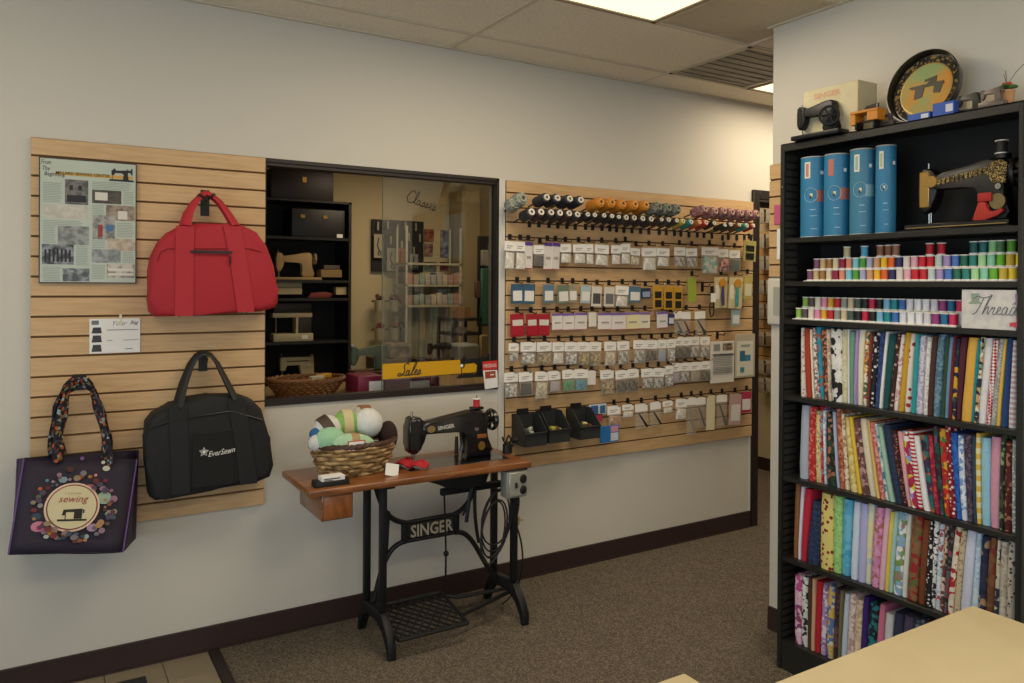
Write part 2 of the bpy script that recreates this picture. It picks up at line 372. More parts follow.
bars.build('ceiling_grid', M['grid'], ce, smooth=0)
diff_m = mat('#fff1cf', .4, emit=1.25)
FL = ['fluorescent ceiling light panel above the interior window', 'fluorescent ceiling light beyond the grey vent', 'ceiling light over the shop floor beside the bookcase aisle',
      'ceiling light near the wooden panel end of the shop', 'ceiling light by the storefront windows', 'ceiling light on the far side of the partition']
for f, lb in zip(FIX, FL):
    t = thing('ceiling_light', lb, 'light', ((f[0]+f[1])/2, (f[2]+f[3])/2, H), 0, 'recessed ceiling lights')
    a, b = (f[1]-f[0])/2, (f[3]-f[2])/2
    MB().box(-a, a, -b, -b+.02, -.004, .02).box(-a, a, b-.02, b, -.004, .02).box(-a, -a+.02, -b, b, -.004, .02).box(a-.02, a, -b, b, -.004, .02).build('light_frame', mat('#8b7d62', .5), t, smooth=0)
    MB().box(-a+.02, a-.02, -b+.02, b-.02, .002, .006).build('diffuser', diff_m, t, smooth=0)
vt = thing('ceiling_vent', 'square grey perforated air vent set in the ceiling grid', 'vent', ((VENT[0]+VENT[1])/2, (VENT[2]+VENT[3])/2, H))
MB().box(-.3, .3, -.3, -.28, -.003, .02).box(-.3, .3, .28, .3, -.003, .02).box(-.3, -.28, -.3, .3, -.003, .02).box(.28, .3, -.3, .3, -.003, .02).build('vent_frame', mat('#b6a888', .5), vt, smooth=0)
v = MB(); g = []
for i in range(9): v.box(-.28, .28, -.27+i*.0675-.027, -.27+i*.0675+.027, .002, .006)
v.build('vent_louvre', mat('#857c6c', .6, vary=.3, vscale=3), vt, smooth=0); MB().box(-.28, .28, -.28, .28, .012, .016).build('vent_screen', pat('multi', ['#6b6255', '#7d7466'], 120), vt, smooth=0)

# ================================================================ SLATWALL PANELS
GZ = .0776
def slatwall(label, x0, x1, ztop, zbot, parent_loc, rotz=0, side=None):
    t = thing('slatwall_panel', label, 'slatwall', parent_loc, rotz)
    L = x1-x0; MB().box(0, L, -.012, 0, zbot+.003, ztop-.003).build('backing', M['groove'], t, smooth=0)
    ed = [ztop]
    z = 2.066
    while z > zbot+.01:
        if z < ztop-.01: ed.append(z)
        z -= GZ
    ed.append(zbot); sme = {}
    for a, b in zip(ed[:-1], ed[1:]):
        h = round(a-b, 4)
        if h not in sme:
            sme[h] = MB().prism([(0, .0028), (L, .0028), (L, h-.0052), (0, h-.0052)], -.021, -.006, .0015, 1).mesh('slat', M['slat'], 30)
        inst('slat', sme[h], t, (0, 0, b))
    return t
slatwall('light wooden slatwall panel behind the hanging bags', -.026, .845, 2.138, .596, (-.026, 0, 0))
slatwall('light wooden slatwall panel with thread cones and notion bags', 2.077, 3.936, 2.132, .596, (2.077, 0, 0))
# partition slatwall piece just beside the bookcase (faces -x)
slatwall('narrow wooden slatwall strip on the partition behind the bookcase', 0, .262, 2.14, 1.62, (2.85, -1.128, 0), -PI/2)
slatwall('wooden slatwall seen through the doorway with hanging bags', 0, 1.9, 2.05, .83, (5.26, 2.3, 0), -PI/2)

# ================================================================ SEWING MACHINES
def sewing_machine(name, label, cat, loc, rotz, k=1.0, style='vintage', body=None, trim=None, group=None, bed=True, wheel=True, txt=None, gold=False):
    """facing local -y, needle end at x = 0; real size 0.42 long times k"""
    t = thing(name, label, cat, loc, rotz, group); body = body or M['enamel']; trim = trim or M['chrome']; q = k
    S = lambda pts: [(x*q, z*q) for x, z in pts]
    zb = .018 if bed else 0
    if style == 'vintage':
        arm = [(.055, .145), (.10, .148), (.20, .158), (.242, .152), (.260, .128), (.266, .06), (.260, .02), (.245, 0), (.368, 0), (.355, .03), (.346, .10), (.350, .20), (.342, .232), (.32, .244), (.28, .243), (.2, .227), (.1, .210), (.055, .206)]
        head = [(.004, .066), (.018, .052), (.035, .052), (.052, .075), (.070, .110), (.078, .145), (.078, .195), (.062, .218), (.05, .235), (.02, .240), (.006, .232), (.0, .19), (0, .1)]
        MB().prism([(x, z+zb) for x, z in S(arm)], -.036*q, .036*q, .014*q, 3).build('machine_arm', body, t)
        MB().prism([(x, z+zb) for x, z in S(head)], -.033*q, .033*q, .011*q, 3).build('machine_head', body, t)
        MB().rbox(.004*q, .046*q, -.0365*q, -.031*q, (.075)*q+zb, (.225)*q+zb, .003*q, 1).build('face_plate', trim if gold else body, t)
    else:
        arm = [(.0, .075), (.012, .062), (.055, .062), (.068, .08), (.07, .135), (.235, .135), (.24, .0), (.40, 0), (.395, .2), (.385, .215), (.02, .222), (0, .21)]
        MB().prism([(x, z+zb) for x, z in S(arm)], -.042*q, .042*q, .010*q, 2).build('machine_arm', body, t)
        MB().rbox(.07*q, .34*q, -.046*q, -.040*q, .165*q+zb, .178*q+zb, .002*q, 1).build('panel_strip', mat('#4a4336', .4), t)
        MB().cyl((.33*q, -.04*q, .12*q+zb), (.33*q, -.056*q, .12*q+zb), .017*q, 14).build('stitch_dial', mat('#c9c0a4', .4), t)
    if bed:
        MB().rbox(-.02*q, .43*q, -.085*q, .085*q, 0, zb, min(.006*q, zb*.4), 2).build('bed_plate', body, t)
        MB().box(.012*q, .05*q, -.03*q, .03*q, zb, zb+.0012).build('needle_plate', M['chrome'], t, smooth=0)
    b = MB().cyl((.027*q, 0, zb+.004*q), (.027*q, 0, zb+.065*q), .0035*q, 8); b.cyl((.036*q, 0, zb+.01*q), (.036*q, 0, zb+.06*q), .003*q, 8)
    b.build('needle_bar', M['chrome'], t)
    MB().box(.024*q, .044*q, -.012*q, .008*q, zb+.003*q, zb+.008*q).build('presser_foot', M['chrome'], t, smooth=0)
    MB().cyl((.024*q, 0, zb+.235*q), (.024*q, 0, zb+.262*q), .005*q, 8).build('bar_screw', M['chrome'], t)
    if wheel:
        W_ = MB(); X = Matrix.Translation(Vector((.378*q, 0, zb+.185*q))) @ Matrix.Rotation(PI/2, 4, 'Y')
        W_.lathe([(.046*q, -.008*q), (.055*q, -.008*q), (.059*q, 0), (.055*q, .010*q), (.046*q, .010*q), (.044*q, 0), (.046*q, -.008*q)], 28, X)
        W_.lathe([(.018*q, -.02*q), (.018*q, .012*q), (.012*q, .016*q), (0, .016*q)], 16, X)
        for a in range(5):
            an = 2*PI*a/5; c = Vector((.378*q, 0, zb+.185*q)); d = Vector((0, math.cos(an), math.sin(an)))
            W_.cyl(c+d*.012*q, c+d*.047*q, .0055*q, 6)
        W_.build('handwheel', body, t)
        MB().cyl((.345*q, 0, zb+.185*q), (.400*q, 0, zb+.185*q), .009*q, 10).build('wheel_shaft', M['chrome'], t)
    return t

# ---------------------------------------------------------------- treadle table
TZ = .76
tt = thing('treadle_table', 'old wooden sewing table on black cast-iron treadle legs below the interior window', 'table', (1.4, -.31, 0))
def L(p): return (p[0]-1.4, p[1]+.31, p[2])
topw = wood('#6b3d20', '#9c6337', (2.2, 22, 22), .3, .3, 3)
MB().rbox(.898-1.4, 1.932-1.4, -.21, .20, TZ-.03, TZ, .008, 3).build('tabletop', topw, tt)
MB().rbox(1.37-1.4, 1.875-1.4, -.105, .085, TZ-.001, TZ+.0015, .001, 1).build('machine_bed_plate', M['enamel'], tt)
dw = MB().rbox(.955-1.4, 1.085-1.4, -.19, .12, TZ-.135, TZ-.03, .004, 2).build('drawer', topw, tt)
MB().rbox(.962-1.4, 1.078-1.4, -.198, -.188, TZ-.128, TZ-.036, .003, 2).build('drawer_front', wood('#7a4421', '#a96a38', (8, 22, 2.2), .3, .3, 3), dw)
MB().prism([(.18-.0, TZ-.03), (-.1, TZ-.03), (-.02, TZ-.05), (.05, TZ-.055), (.12, TZ-.085), (.18, TZ-.115), (.25, TZ-.13), (.37, TZ-.12), (.40, TZ-.05), (.37, TZ-.03)][::-1], -.06, .1, .004, 1).build('machine_underbelly', M['iron'], tt)
for X in (1.245, 1.90):
    xs = X-1.4
    m = MB()
    m.rbox(xs-.008, xs+.022, -.105, -.075, .17, TZ-.03, .004, 2)
    m.rbox(xs-.008, xs+.022, .09, .12, .14, TZ-.03, .004, 2)
    lg = m.build('leg', M['iron'], tt)
    def sidep(pts, nm, mm=M['iron'], x0=xs-.010, x1=xs+.026):
        b = MB().prism(pts, x0, x1, .004, 2, T=Matrix(((0, 1, 0, 0), (1, 0, 0, 0), (0, 0, 1, 0), (0, 0, 0, 1)))); return b.build(nm, mm, lg)
    # foot: arched casting from the rear toe to the front toe, (y, z)
    sidep([(-.205, .0), (-.185, .0), (-.176, .045), (-.13, .095), (-.07, .120), (.06, .120), (.11, .09), (.15, .03), (.158, 0), (.185, .0), (.168, .07), (.13, .13), (.09, .155), (-.07, .172), (-.115, .160), (-.178, .10), (-.205, .05)], 'foot')
    MB().cyl((xs+.008, -.19, 0.0), (xs+.008, -.19, .024), .014, 12).build('caster', mat('#6e675a', .4, .6), lg)
    MB().rbox(xs-.012, xs+.028, -.18, .15, TZ-.045, TZ-.031, .003, 1).build('top_rail', M['iron'], lg)
def bz(p0, p1, p2, p3, n=12):
    r = []
    for i in range(n+1):
        t = i/n; r.append(tuple((1-t)**3*a+3*(1-t)**2*t*b+3*(1-t)*t*t*c+t**3*d for a, b, c, d in zip(p0, p1, p2, p3)))
    return r
YB = .06; P = lambda x, z: (x-1.4, YB, z)
br = MB()
br.tube(bz(P(1.262, .72), P(1.30, .58), P(1.32, .51), P(1.42, .485)), .012, 8)
br.tube(bz(P(1.262, .12), P(1.30, .30), P(1.33, .40), P(1.42, .400)), .012, 8)
br.tube(bz(P(1.338, .55), P(1.333, .48), P(1.333, .42), P(1.325, .35)), .008, 8)
br.tube(bz(P(1.80, .72), P(1.775, .62), P(1.775, .52), P(1.67, .488)), .012, 8)
br.tube(bz(P(1.67, .400), P(1.76, .40), P(1.78, .30), P(1.90, .12)), .012, 8)
br.tube(bz(P(1.80, .72), P(1.765, .60), P(1.77, .45), P(1.80, .33)), .009, 8)
br.tube([P(1.42, .485), P(1.67, .488)], .010, 8); br.tube([P(1.42, .400), P(1.67, .400)], .010, 8)
br.rbox(1.405-1.4, 1.43-1.4, YB-.012, YB+.012, .395, .49, .003, 1); br.rbox(1.665-1.4, 1.69-1.4, YB-.012, YB+.012, .395, .49, .003, 1)
bo = br.build('cast_brace', M['iron'], tt)
MB().rbox(1.40-1.4, 1.69-1.4, YB+.002, YB+.008, .40, .488, .001, 1).build('name_plate_back', mat('#2c2822', .6), bo, smooth=0)
text('SINGER', mat('#b8ae98', .5, .2), bo, .042, YB-.008, .413, width=.215, height=.058, bold=.022, name='cast_lettering')
# treadle: lattice foot pedal, rods, pitman, flywheel guard
pd = MB(); x0, x1, y0, y1 = 1.275-1.4, 1.60-1.4, -.215, .06
def pz(y): return .085 + (y-y0)/(y1-y0)*.045
fr = [(x0, y0), (x1, y0), (x1, y1), (x0, y1)]
for i in range(4): a, b = fr[i], fr[(i+1) % 4]; pd.tube([(a[0], a[1], pz(a[1])), (b[0], b[1], pz(b[1]))], .009, 6)
pdo = pd.build('pedal_frame', M['iron'], tt)
lt = MB(); n = 8
for s_ in (1, -1):
    for i in range(-n, 2*n):
        a = x0+i*(x1-x0)/n; pts = []
        for tt_ in (0, 1):
            x = a+s_*tt_*(y1-y0)*.8 if s_ > 0 else a+(1-tt_)*(y1-y0)*.8
            pts.append((x, y0+tt_*(y1-y0)))
        (xa, ya), (xb, yb) = pts
        def clip(u, v):
            (xa, ya), (xb, yb) = u, v
            if (xa < x0 and xb < x0) or (xa > x1 and xb > x1): return None
            r = []
            for (px, py), (qx, qy) in ((u, v), (v, u)):
                if px < x0: py += (x0-px)*(qy-py)/(qx-px); px = x0
                if px > x1: py += (x1-px)*(qy-py)/(qx-px); px = x1
                r.append((px, py))
            return r
        c = clip((xa, ya), (xb, yb))
        if c: lt.tube([(p[0], p[1], pz(p[1])) for p in c], .0042, 5)
lt.build('pedal_lattice', M['iron'], pdo)
MB().tube([(-.155, -.05, .10), (x0, -.08, .108)], .009, 8).build('treadle_axle', M['iron'], tt)
md = MB().tube([(x1, -.15, .098), (x1+.07, -.13, .10), (.50, -.06, .11)], .010, 8)
md.build('treadle_crossbar', M['iron'], tt); MB().tube([(x1, .03, .125), (x1+.06, .0, .115), (.50, -.03, .115)], .009, 8).build('treadle_crossbar', M['iron'], tt)
rd = MB().tube([(.205, .02, .12), (.195, .0, .36), (.185, .0, .62)], .0045, 6).sph((.196, 0, .33), .014, 8)
rd.build('pitman_rod', M['iron'], tt)
MB().rbox(.17, .49, -.005, .02, .60, .632, .004, 1).tube([(.33, -.02, .66), (.30, -.03, .58), (.285, -.03, .47)], .009, 8).tube([(.36, 0, .7), (.33, -.02, .6), (.27, -.02, .5)], .006, 6).build('treadle_linkage', M['iron'], tt)
# outlet box on the table edge and its cord
ob = thing('outlet_box', 'grey metal switch and outlet box fixed to the table end', 'outlet', (1.80, -.46, .655))
g = mat('#9a9a90', .45, .4)
MB().rbox(0, .105, -.04, .02, 0, .098, .006, 2).build('box_body', g, ob)
MB().rbox(.012, .102, -.045, -.039, .006, .094, .003, 1).build('cover_plate', mat('#a9a99c', .4, .3), ob)
for z in (.028, .068): MB().lathe([(.0165, 0), (.0165, .004), (.014, .006), (0, .006)], 18, Matrix.Translation((.08, -.045, z)) @ Matrix.Rotation(PI/2, 4, 'X')).build('socket', M['black'], ob)
MB().rbox(.038, .048, -.056, -.045, .038, .058, .002, 1).build('toggle', M['black'], ob)
cm = mat('#1d1b19', .6)
cb = thing('power_cord', 'coiled black power cord hanging below the outlet box', 'cord', (1.85, -.40, .3))
cc = MB()
for i in range(5):
    a = -.02*i; pts = []
    for k_ in range(20):
        th = 2*PI*k_/20; rx = .085-.006*i; rz = .13+.012*(i % 3)
        pts.append((-.03+rx*math.sin(th)-.012*i+.02*math.cos(th), -.01*i, .19+rz*math.cos(th)-.014*i))
    cc.tube(pts, .0042, 6, closed=True)
cc.build('coil', cm, cb)
MB().tube(bz((.03, 0, .35), (.10, .0, .3), (.10, .02, .22), (.085, .02, .17))+bz((.085, .02, .12), (.14, .03, .0), (.20, .1, -.22), (.06, .12, -.285)), .0042, 6).build('hanging_lead', cm, cb)
ob.scale = (1.05, 1, 1.25); ob.location = (1.80, -.475, .600)
pl = MB().cyl((.085, .02, .165), (.085, .02, .125), .017, 12, .012).cyl((.105, .02, .147), (.12, .02, .147), .003, 6); pl.build('plug', mat('#a89358', .5), cb)

# ---------------------------------------------------------------- black sewing machine on the table
sm = sewing_machine('sewing_machine', 'antique black sewing machine standing on the treadle table beneath a red spool', 'sewing machine', (1.402, -.29, TZ+.001), 0, 1.03, 'vintage', bed=False)
sm.scale = (1.13, 1, .88)
text('SINGER', mat('#cfc9ba', .5), sm, .125, -.0385, .168, width=.075, height=.021, bold=.02, rot=.10)
MB().lathe([(.017, 0), (.018, .0005), (0, .001)], 18, Matrix.Translation((.096, -.0375, .178)) @ Matrix.Rotation(PI/2, 4, 'X')).build('gold_decal', mat('#8f7a4c', .5, .3), sm)
MB().rbox(.305, .348, -.040, -.037, .104, .125, .001, 1).build('badge', mat('#9a5a28', .4, .3), sm)
MB().prism([(.326+.016*math.cos(a*PI/8), .062+.024*math.sin(a*PI/8)) for a in range(16)], -.0395, -.0372).build('medallion', mat('#8a6d35', .4, .5), sm)
MB().cyl((.30, -.036, .155), (.30, -.044, .155), .010, 12).build('side_screw', M['chrome'], sm)
MB().rbox(.29, .345, -.02, .02, .252, .268, .004, 2).build('spool_base', M['enamel'], sm)
MB().cyl((.318, 0, .25), (.318, 0, .33), .0025, 6).build('spool_pin', M['chrome'], sm)
MB().cyl((.265, .09, 0), (.265, .09, .095), .010, 10, .007).build('hinge_post', mat('#3c2a1c', .5), sm)
MB().tube(bz((.44, -.01, .09), (.45, -.01, .02), (.5, -.02, .05), (.46, -.03, .1))+bz((.46, -.03, .1), (.42, -.03, .02), (.5, 0, 0), (.52, .02, .05)), .004, 6).sph((.52, .02, .055), .014, 10).cyl((.46, -.02, .0), (.46, -.02, .05), .022, 12).build('motor_wires', M['iron'], sm)
rs = thing('thread_spool', 'small red thread spool on top of the antique machine on the table', 'thread spool', (1.402+.318*1.13, -.29, TZ+.226), 0)
MB().cyl((0, 0, 0), (0, 0, .048), .0155, 16).build('thread', mat('#c01f30', .6), rs)
MB().cyl((0, 0, -.002), (0, 0, .002), .019, 16).build('spool_rim', M['white'], rs); MB().cyl((0, 0, .046), (0, 0, .05), .019, 16).build('spool_rim', M['white'], rs)
# red cloth under the needle, price cards
def cloth(name, label, cat, loc, m, outline, amp=.006):
    b = MB(); n = 9; vs = []; fs = []
    for i in range(n):
        for j in range(n):
            u, v = i/(n-1), j/(n-1); p = [sum(c) for c in zip(*[(q[0]*wt, q[1]*wt) for q, wt in zip(outline, ((1-u)*(1-v), u*(1-v), u*v, (1-u)*v))])]
            vs.append((p[0], p[1], .003+amp*(1+math.sin(9*u+5*v)*math.cos(7*v-3*u))))
    fs = [(i*n+j, (i+1)*n+j, (i+1)*n+j+1, i*n+j+1) for i in range(n-1) for j in range(n-1)]
    o = b.add(vs, fs).build(name, m); s = o.modifiers.new('s', 'SOLIDIFY'); s.thickness = .002; o.location = loc; return tag(o, label, cat)
cloth('cloth_scrap', 'red felt cloth scrap lying under the needle of the antique machine', 'cloth', (1.365, -.36, TZ), mat('#b3242c', .9), [(-.05, .0), (.08, -.07), (.11, -.03), (.02, .11)], .019)
pc = tag(MB().prism([(-.03, 0), (.03, 0), (.03, .052), (-.03, .052)], -.001, .001).build('price_card', M['paper'], loc=(1.27, -.45, TZ+.001)), 'small white price card propped on the table edge by the basket', 'card')
pc.rotation_euler = (-.35, .25, 0)
ch = thing('card_holder', 'black business card holder with white cards at the table corner', 'card holder', (1.005, -.455, TZ))
MB().prism([(-.07, 0), (.07, 0), (.068, .022), (-.068, .022)], -.035, .035, .004, 2).build('holder', M['black'], ch)
q = MB().rbox(-.045, .05, -.032, .02, .022, .040, .001, 1).build('business_cards', M['paper'], ch)
text('W bernina', mat('#2c2c2c', .7), ch, -.035, -.033, .0265, width=.06, height=.009) if False else MB().box(-.036, .03, -.0332, -.0325, .029, .033).box(-.036, .0, -.0332, -.0325, .024, .0265).build('card_print', mat('#333333', .7), ch, smooth=0)

# ---------------------------------------------------------------- basket of yarn
BX, BY = 1.155, -.30
bk = thing('yarn_basket', 'oval woven wicker basket holding yarn on the treadle table', 'basket', (BX, BY, TZ))
A_, B_ = .178, .120; wk = wood('#5e4020', '#cfab70', (14, 14, 40), .45, .2, 2)
rowsn = 7; nst = 18; wv = MB()
for r_ in range(rowsn):
    f_ = r_/(rowsn-1); a = A_*(.74+.26*f_**.7); b = B_*(.70+.30*f_**.7); pts = []
    for i in range(nst*4):
        th = 2*PI*i/(nst*4); k_ = math.cos(th*nst/2*1.0 + PI*r_)*.007
        pts.append(((a+k_)*math.cos(th), (b+k_)*math.sin(th), -.0+.009+.0188*r_))
    wv.tube(pts, .0092, 6, closed=True)
wo = wv.build('woven_strands', wk, bk)
stk = MB()
for i in range(nst):
    th = 2*PI*(i+.5)/nst; stk.tube([(A_*(.74+.26*f_**.7)*math.cos(th), B_*(.70+.30*f_**.7)*math.sin(th), .004+.128*f_) for f_ in (0, .3, .6, 1)], .004, 5)
stk.build('stakes', mat('#3a2717', .6), bk)
rm = MB()
for s_ in range(3):
    rm.tube([((A_+.002+.006*math.cos(14*2*PI*i/84+s_*2.1))*math.cos(2*PI*i/84), (B_+.002+.006*math.cos(14*2*PI*i/84+s_*2.1))*math.sin(2*PI*i/84), .134+.006*math.sin(14*2*PI*i/84+s_*2.1)) for i in range(84)], .008, 6, closed=True)
rm.build('rim', mat('#4a3021', .55), bk)
MB().lathe([(.001, .002), (1, .002), (1, .006), (.001, .006)], 28, Matrix.Diagonal((A_*.72, B_*.68, 1, 1))).build('base', mat('#4a3019', .7), bk)
def yarn_mat(c):
    m = mat(c, .95); m = m.copy(); nt = m.node_tree; b = nt.nodes['Principled BSDF']; tc = nt.nodes.new('ShaderNodeTexCoord'); wv_ = nt.nodes.new('ShaderNodeTexWave')
    wv_.inputs['Scale'].default_value = 60; wv_.inputs['Distortion'].default_value = 4; bp = nt.nodes.new('ShaderNodeBump'); bp.inputs['Strength'].default_value = .7; bp.inputs['Distance'].default_value = .004
    nt.links.new(tc.outputs['Object'], wv_.inputs['Vector']); nt.links.new(wv_.outputs['Fac'], bp.inputs['Height']); nt.links.new(bp.outputs[0], b.inputs['Normal']); return m
def ball(label, c, r, px, py, Y, sc=(1, 1, 1), rot=(0, 0, 0), band=None, bandlab=None):
    p = onY(px, py, Y); t = thing('yarn_ball', label, 'yarn', p, 0, 'yarn in the wicker basket')
    R_ = Matrix.Rotation(rot[1], 4, 'Y') @ Matrix.Rotation(rot[0], 4, 'X')
    MB().sph((0, 0, 0), r, 20, sc=sc, T=R_).build('yarn', yarn_mat(c), t)
    if band:
        MB().lathe([(r*1.02, -r*.36), (r*1.035, 0), (r*1.02, r*.36)], 24, Matrix.Diagonal((1, 1, 1, 1)) @ Matrix.Rotation(rot[1]+PI/2, 4, 'Y') @ Matrix.Diagonal((sc[2], sc[1], 1, 1))).build('paper_band', mat(band, .6), t)
    return t
ball('white yarn ball in front at the basket back, whitest and roundest', '#ecebe6', .066, 367.5, 423, -.28)
ball('white yarn ball with brown and orange band behind the roundest white ball', '#e3ddd0', .062, 364, 419, -.21, band='#8a5a33')
ball('bright green yarn ball with printed band at the top of the basket', '#8fc764', .058, 345.5, 425, -.27, (1, .9, 1.15), band='#c9b98c')
ball('white yarn ball with brown band beside the mint skein', '#e9e6df', .060, 327.5, 429, -.28, (1, 1, 1), (0, -.5, 0), band='#4a3a31')
ball('pale mint skein with tan label lying along the basket front', '#b9dfb9', .046, 353, 444, -.375, (2.1, .9, 1), (0, .12, 0), band='#a88a5a')
ball('pale mint yarn ball at the basket rim', '#a9d8b0', .055, 330, 440, -.34, (1.2, .9, 1))
ball('dark brown chunky yarn skein standing at the basket end', '#33201c', .043, 388, 436, -.29, (1, 1, 1.6))
ball('small white yarn ball at the basket rim beside blue yarn', '#dfe0dc', .036, 317, 443, -.33)
ball('small blue yarn ball peeking out behind the white yarn', '#2f6a9c', .026, 315.5, 434, -.30)
lbp = onY(355, 444, -.425); MB().box(-.033, .033, -.001, .001, -.018, .018).build('skein_label', M['white'], bpy.data.objects['yarn_ball.004'], loc=(.0, -.046, .0), smooth=0)
MB().box(-.038, .038, -.0008, .0008, -.022, .022).build('label_border', mat('#b5472f', .6), bpy.data.objects['yarn_ball.004'], loc=(.0, -.0445, .0), smooth=0)

# ================================================================ THINGS ON THE FIRST SLATWALL
def hook(px, py, label, Yw=-.021, length=.075, name='display_hook', group=None, drop=.045, wdt=.03):
    p = onY(px, py, Yw-.003); t = thing(name, label, 'hook', (p.x, Yw, p.z), 0, group)
    MB().rbox(-wdt/2, wdt/2, -.004, .0, -drop, .0, .001, 1).build('hook_plate', M['black'], t)
    MB().tube([(0, 0, -drop*.45), (0, -length, -drop*.45), (0, -length-.008, -drop*.45+.014)], .0035, 6).build('hook_arm', M['black'], t)
    return t
HL = 'black slatwall hook holding the '
hook(205, 190, HL+'red duffel bag', drop=.11, wdt=.035, length=.10)
hook(203, 350, HL+'black duffel bag', drop=.09, wdt=.035, length=.10)
hook(79, 375, HL+'purple tote bag', drop=.06, wdt=.05, length=.08)

def outline(pxs, Y, ox, oz):
    r = []
    for a in pxs:
        p = onY(a[0]+(4 if a[0] < 200 else 1), a[1], Y); r.append((p.x-ox, p.z-oz))
    return r
def duffel(name, label, out, org, mm, sm_, Y=-.16, d0=-.015):
    o = onY(*org, Y); t = thing(name, label, 'bag', (o.x, 0, o.z))
    pts = outline(out, Y, o.x, o.z)[::-1]
    b = MB().prism(pts, Y, d0-.012, .030, 4); body = b.build('bag_body', mm, t, smooth=60)
    return t, o
redm = mat('#a81d2a', .75, bump=.25, bscale=25); redband = mat('#ae1f2c', .65)
out = [(146, 300), (146, 270), (149, 255), (155, 243), (165, 232), (176, 226), (195, 222.5), (225, 223.5), (243, 225), (257, 232), (267, 246), (274, 265), (278, 290), (278, 303), (275, 308), (262, 311.5), (200, 315), (152, 317), (147, 312)]
t, o = duffel('duffel_bag', 'red duffel bag hanging on the slatwall beside the framed poster', out, (210, 316), redm, None)
Y = -.163
def P2(px, py, Y=Y): p = onY(px, py, Y); return (p.x-o.x, Y, p.z-o.z)
for a, b_, tp in (((184, 316), (185, 226), 0), ((246, 312), (232, 226), 1)):
    MB().band([P2(*a), P2((a[0]+b_[0])/2, (a[1]+b_[1])/2-6), P2(*b_)], (.068, 0, 0), .004).build('side_strap', redband, t)
hp = [P2(185, 226, -.155), P2(189, 212, -.13), P2(195, 202, -.11), P2(201, 195.5, -.105), P2(206, 192.5, -.105), P2(212, 195, -.105), P2(220, 202, -.11), P2(228, 213, -.13), P2(236, 226, -.155)]
hs = []
for i in range(len(hp)-1):
    for k in range(4): hs.append(tuple(hp[i][j]+(hp[i+1][j]-hp[i][j])*k/4 for j in range(3)))
hs.append(hp[-1])
MB().tube(hs, [.026-.012*math.sin(PI*i/(len(hs)-1)) for i in range(len(hs))], 8, flat=.45).build('handle', redband, t)
hp2 = [(a, b+.03, c-.004) for a, b, c in hs]
MB().tube(hp2, [.026-.012*math.sin(PI*i/(len(hs)-1)) for i in range(len(hs))], 8, flat=.45).build('handle', redband, t)
for k in (11, 20): MB().tube([hs[k], hs[k+1]], .0175, 8, flat=.7).build('handle_wrap', M['black'], t)
MB().box(-.085, .075, -.0035, 0, -.005, .005).build('zipper', M['black'], t, loc=P2(213, 252, -.168), smooth=0)
MB().cyl((.0, -.0, 0), (.0, 0, -.035), .003, 6).build('zip_pull', M['black'], t, loc=P2(230.5, 256, -.168))
for q_ in ((179, 315), (245, 311.5)): MB().sph((0, 0, 0), .009, 10).build('foot_stud', M['chrome'], t, loc=P2(*q_, -.15))
pth = MB()
pth.tube([P2(157, 262), P2(160, 252), P2(168, 248.5), P2(250, 248.5), P2(262, 252)], .002, 5).build('seam', mat('#8e1822', .7), t)
# black duffel
bm_ = mat('#171717', .8, bump=.25, bscale=30)
out = [(143, 468), (142, 440), (143, 424), (150, 415), (168.5, 405.5), (185, 399), (210, 396.5), (239, 395.6), (252, 400), (262, 410), (269.5, 437.7), (274, 466), (270, 478), (255, 484), (210, 491), (160, 500), (152, 502), (146, 498)]
t, o = duffel('duffel_bag', 'black duffel bag with white logo hanging below the red bag', out, (210, 490), bm_, None)
Y = -.163
for a, b_ in (((181, 494), (178, 404)), ((249, 484), (236, 398))):
    MB().band([P2(*a), P2((a[0]+b_[0])/2, (a[1]+b_[1])/2-3), P2(*b_)], (.068, 0, 0), .004).build('side_strap', mat('#0f0f0f', .6), t)
hp = [P2(178, 408, -.155), P2(184, 385, -.13), P2(191, 366, -.11), P2(197, 357, -.105), P2(203, 353.5, -.105), P2(212, 356, -.105), P2(218, 364, -.11), P2(226, 380, -.13), P2(236, 400, -.155)]
hs = []
for i in range(len(hp)-1):
    for k in range(4): hs.append(tuple(hp[i][j]+(hp[i+1][j]-hp[i][j])*k/4 for j in range(3)))
hs.append(hp[-1]); rr = [.024-.012*math.sin(PI*i/(len(hs)-1)) for i in range(len(hs))]
MB().tube(hs, rr, 8, flat=.45).build('handle', mat('#0f0f0f', .6), t); MB().tube([(a, b+.03, c+.004) for a, b, c in hs], rr, 8, flat=.45).build('handle', mat('#0f0f0f', .6), t)
MB().tube([P2(150, 428), P2(175, 420), P2(232, 411), P2(262, 420)], .003, 5).build('zipper', mat('#0a0a0a', .4), t)
MB().rbox(-.075, .085, -.003, 0, -.12, .10, .001, 1).build('front_pocket', mat('#101010', .85), t, loc=P2(212, 457, -.163))
lg = text('EverSewn', M['white'], t, *P2(208.5, 457, -.169), width=.105, height=.022, shear=.4, bold=0, name='logo_lettering', rot=.10)
text('SEW . CREATE . INSPIRE', M['white'], t, *P2(217, 455.5, -.169), width=.055, height=.0045, name='logo_lettering', rot=.08)
bl = MB()
for k in range(5):
    a = k*2*PI/5+.3; bl.tube([(0, 0, 0), (.011*math.cos(a-.35), 0, .011*math.sin(a-.35)), (.018*math.cos(a), 0, .018*math.sin(a)), (.011*math.cos(a+.35), 0, .011*math.sin(a+.35)), (0, 0, 0)], .0012, 4)
bl.build('logo_flower', M['white'], t, loc=P2(204, 452, -.169))
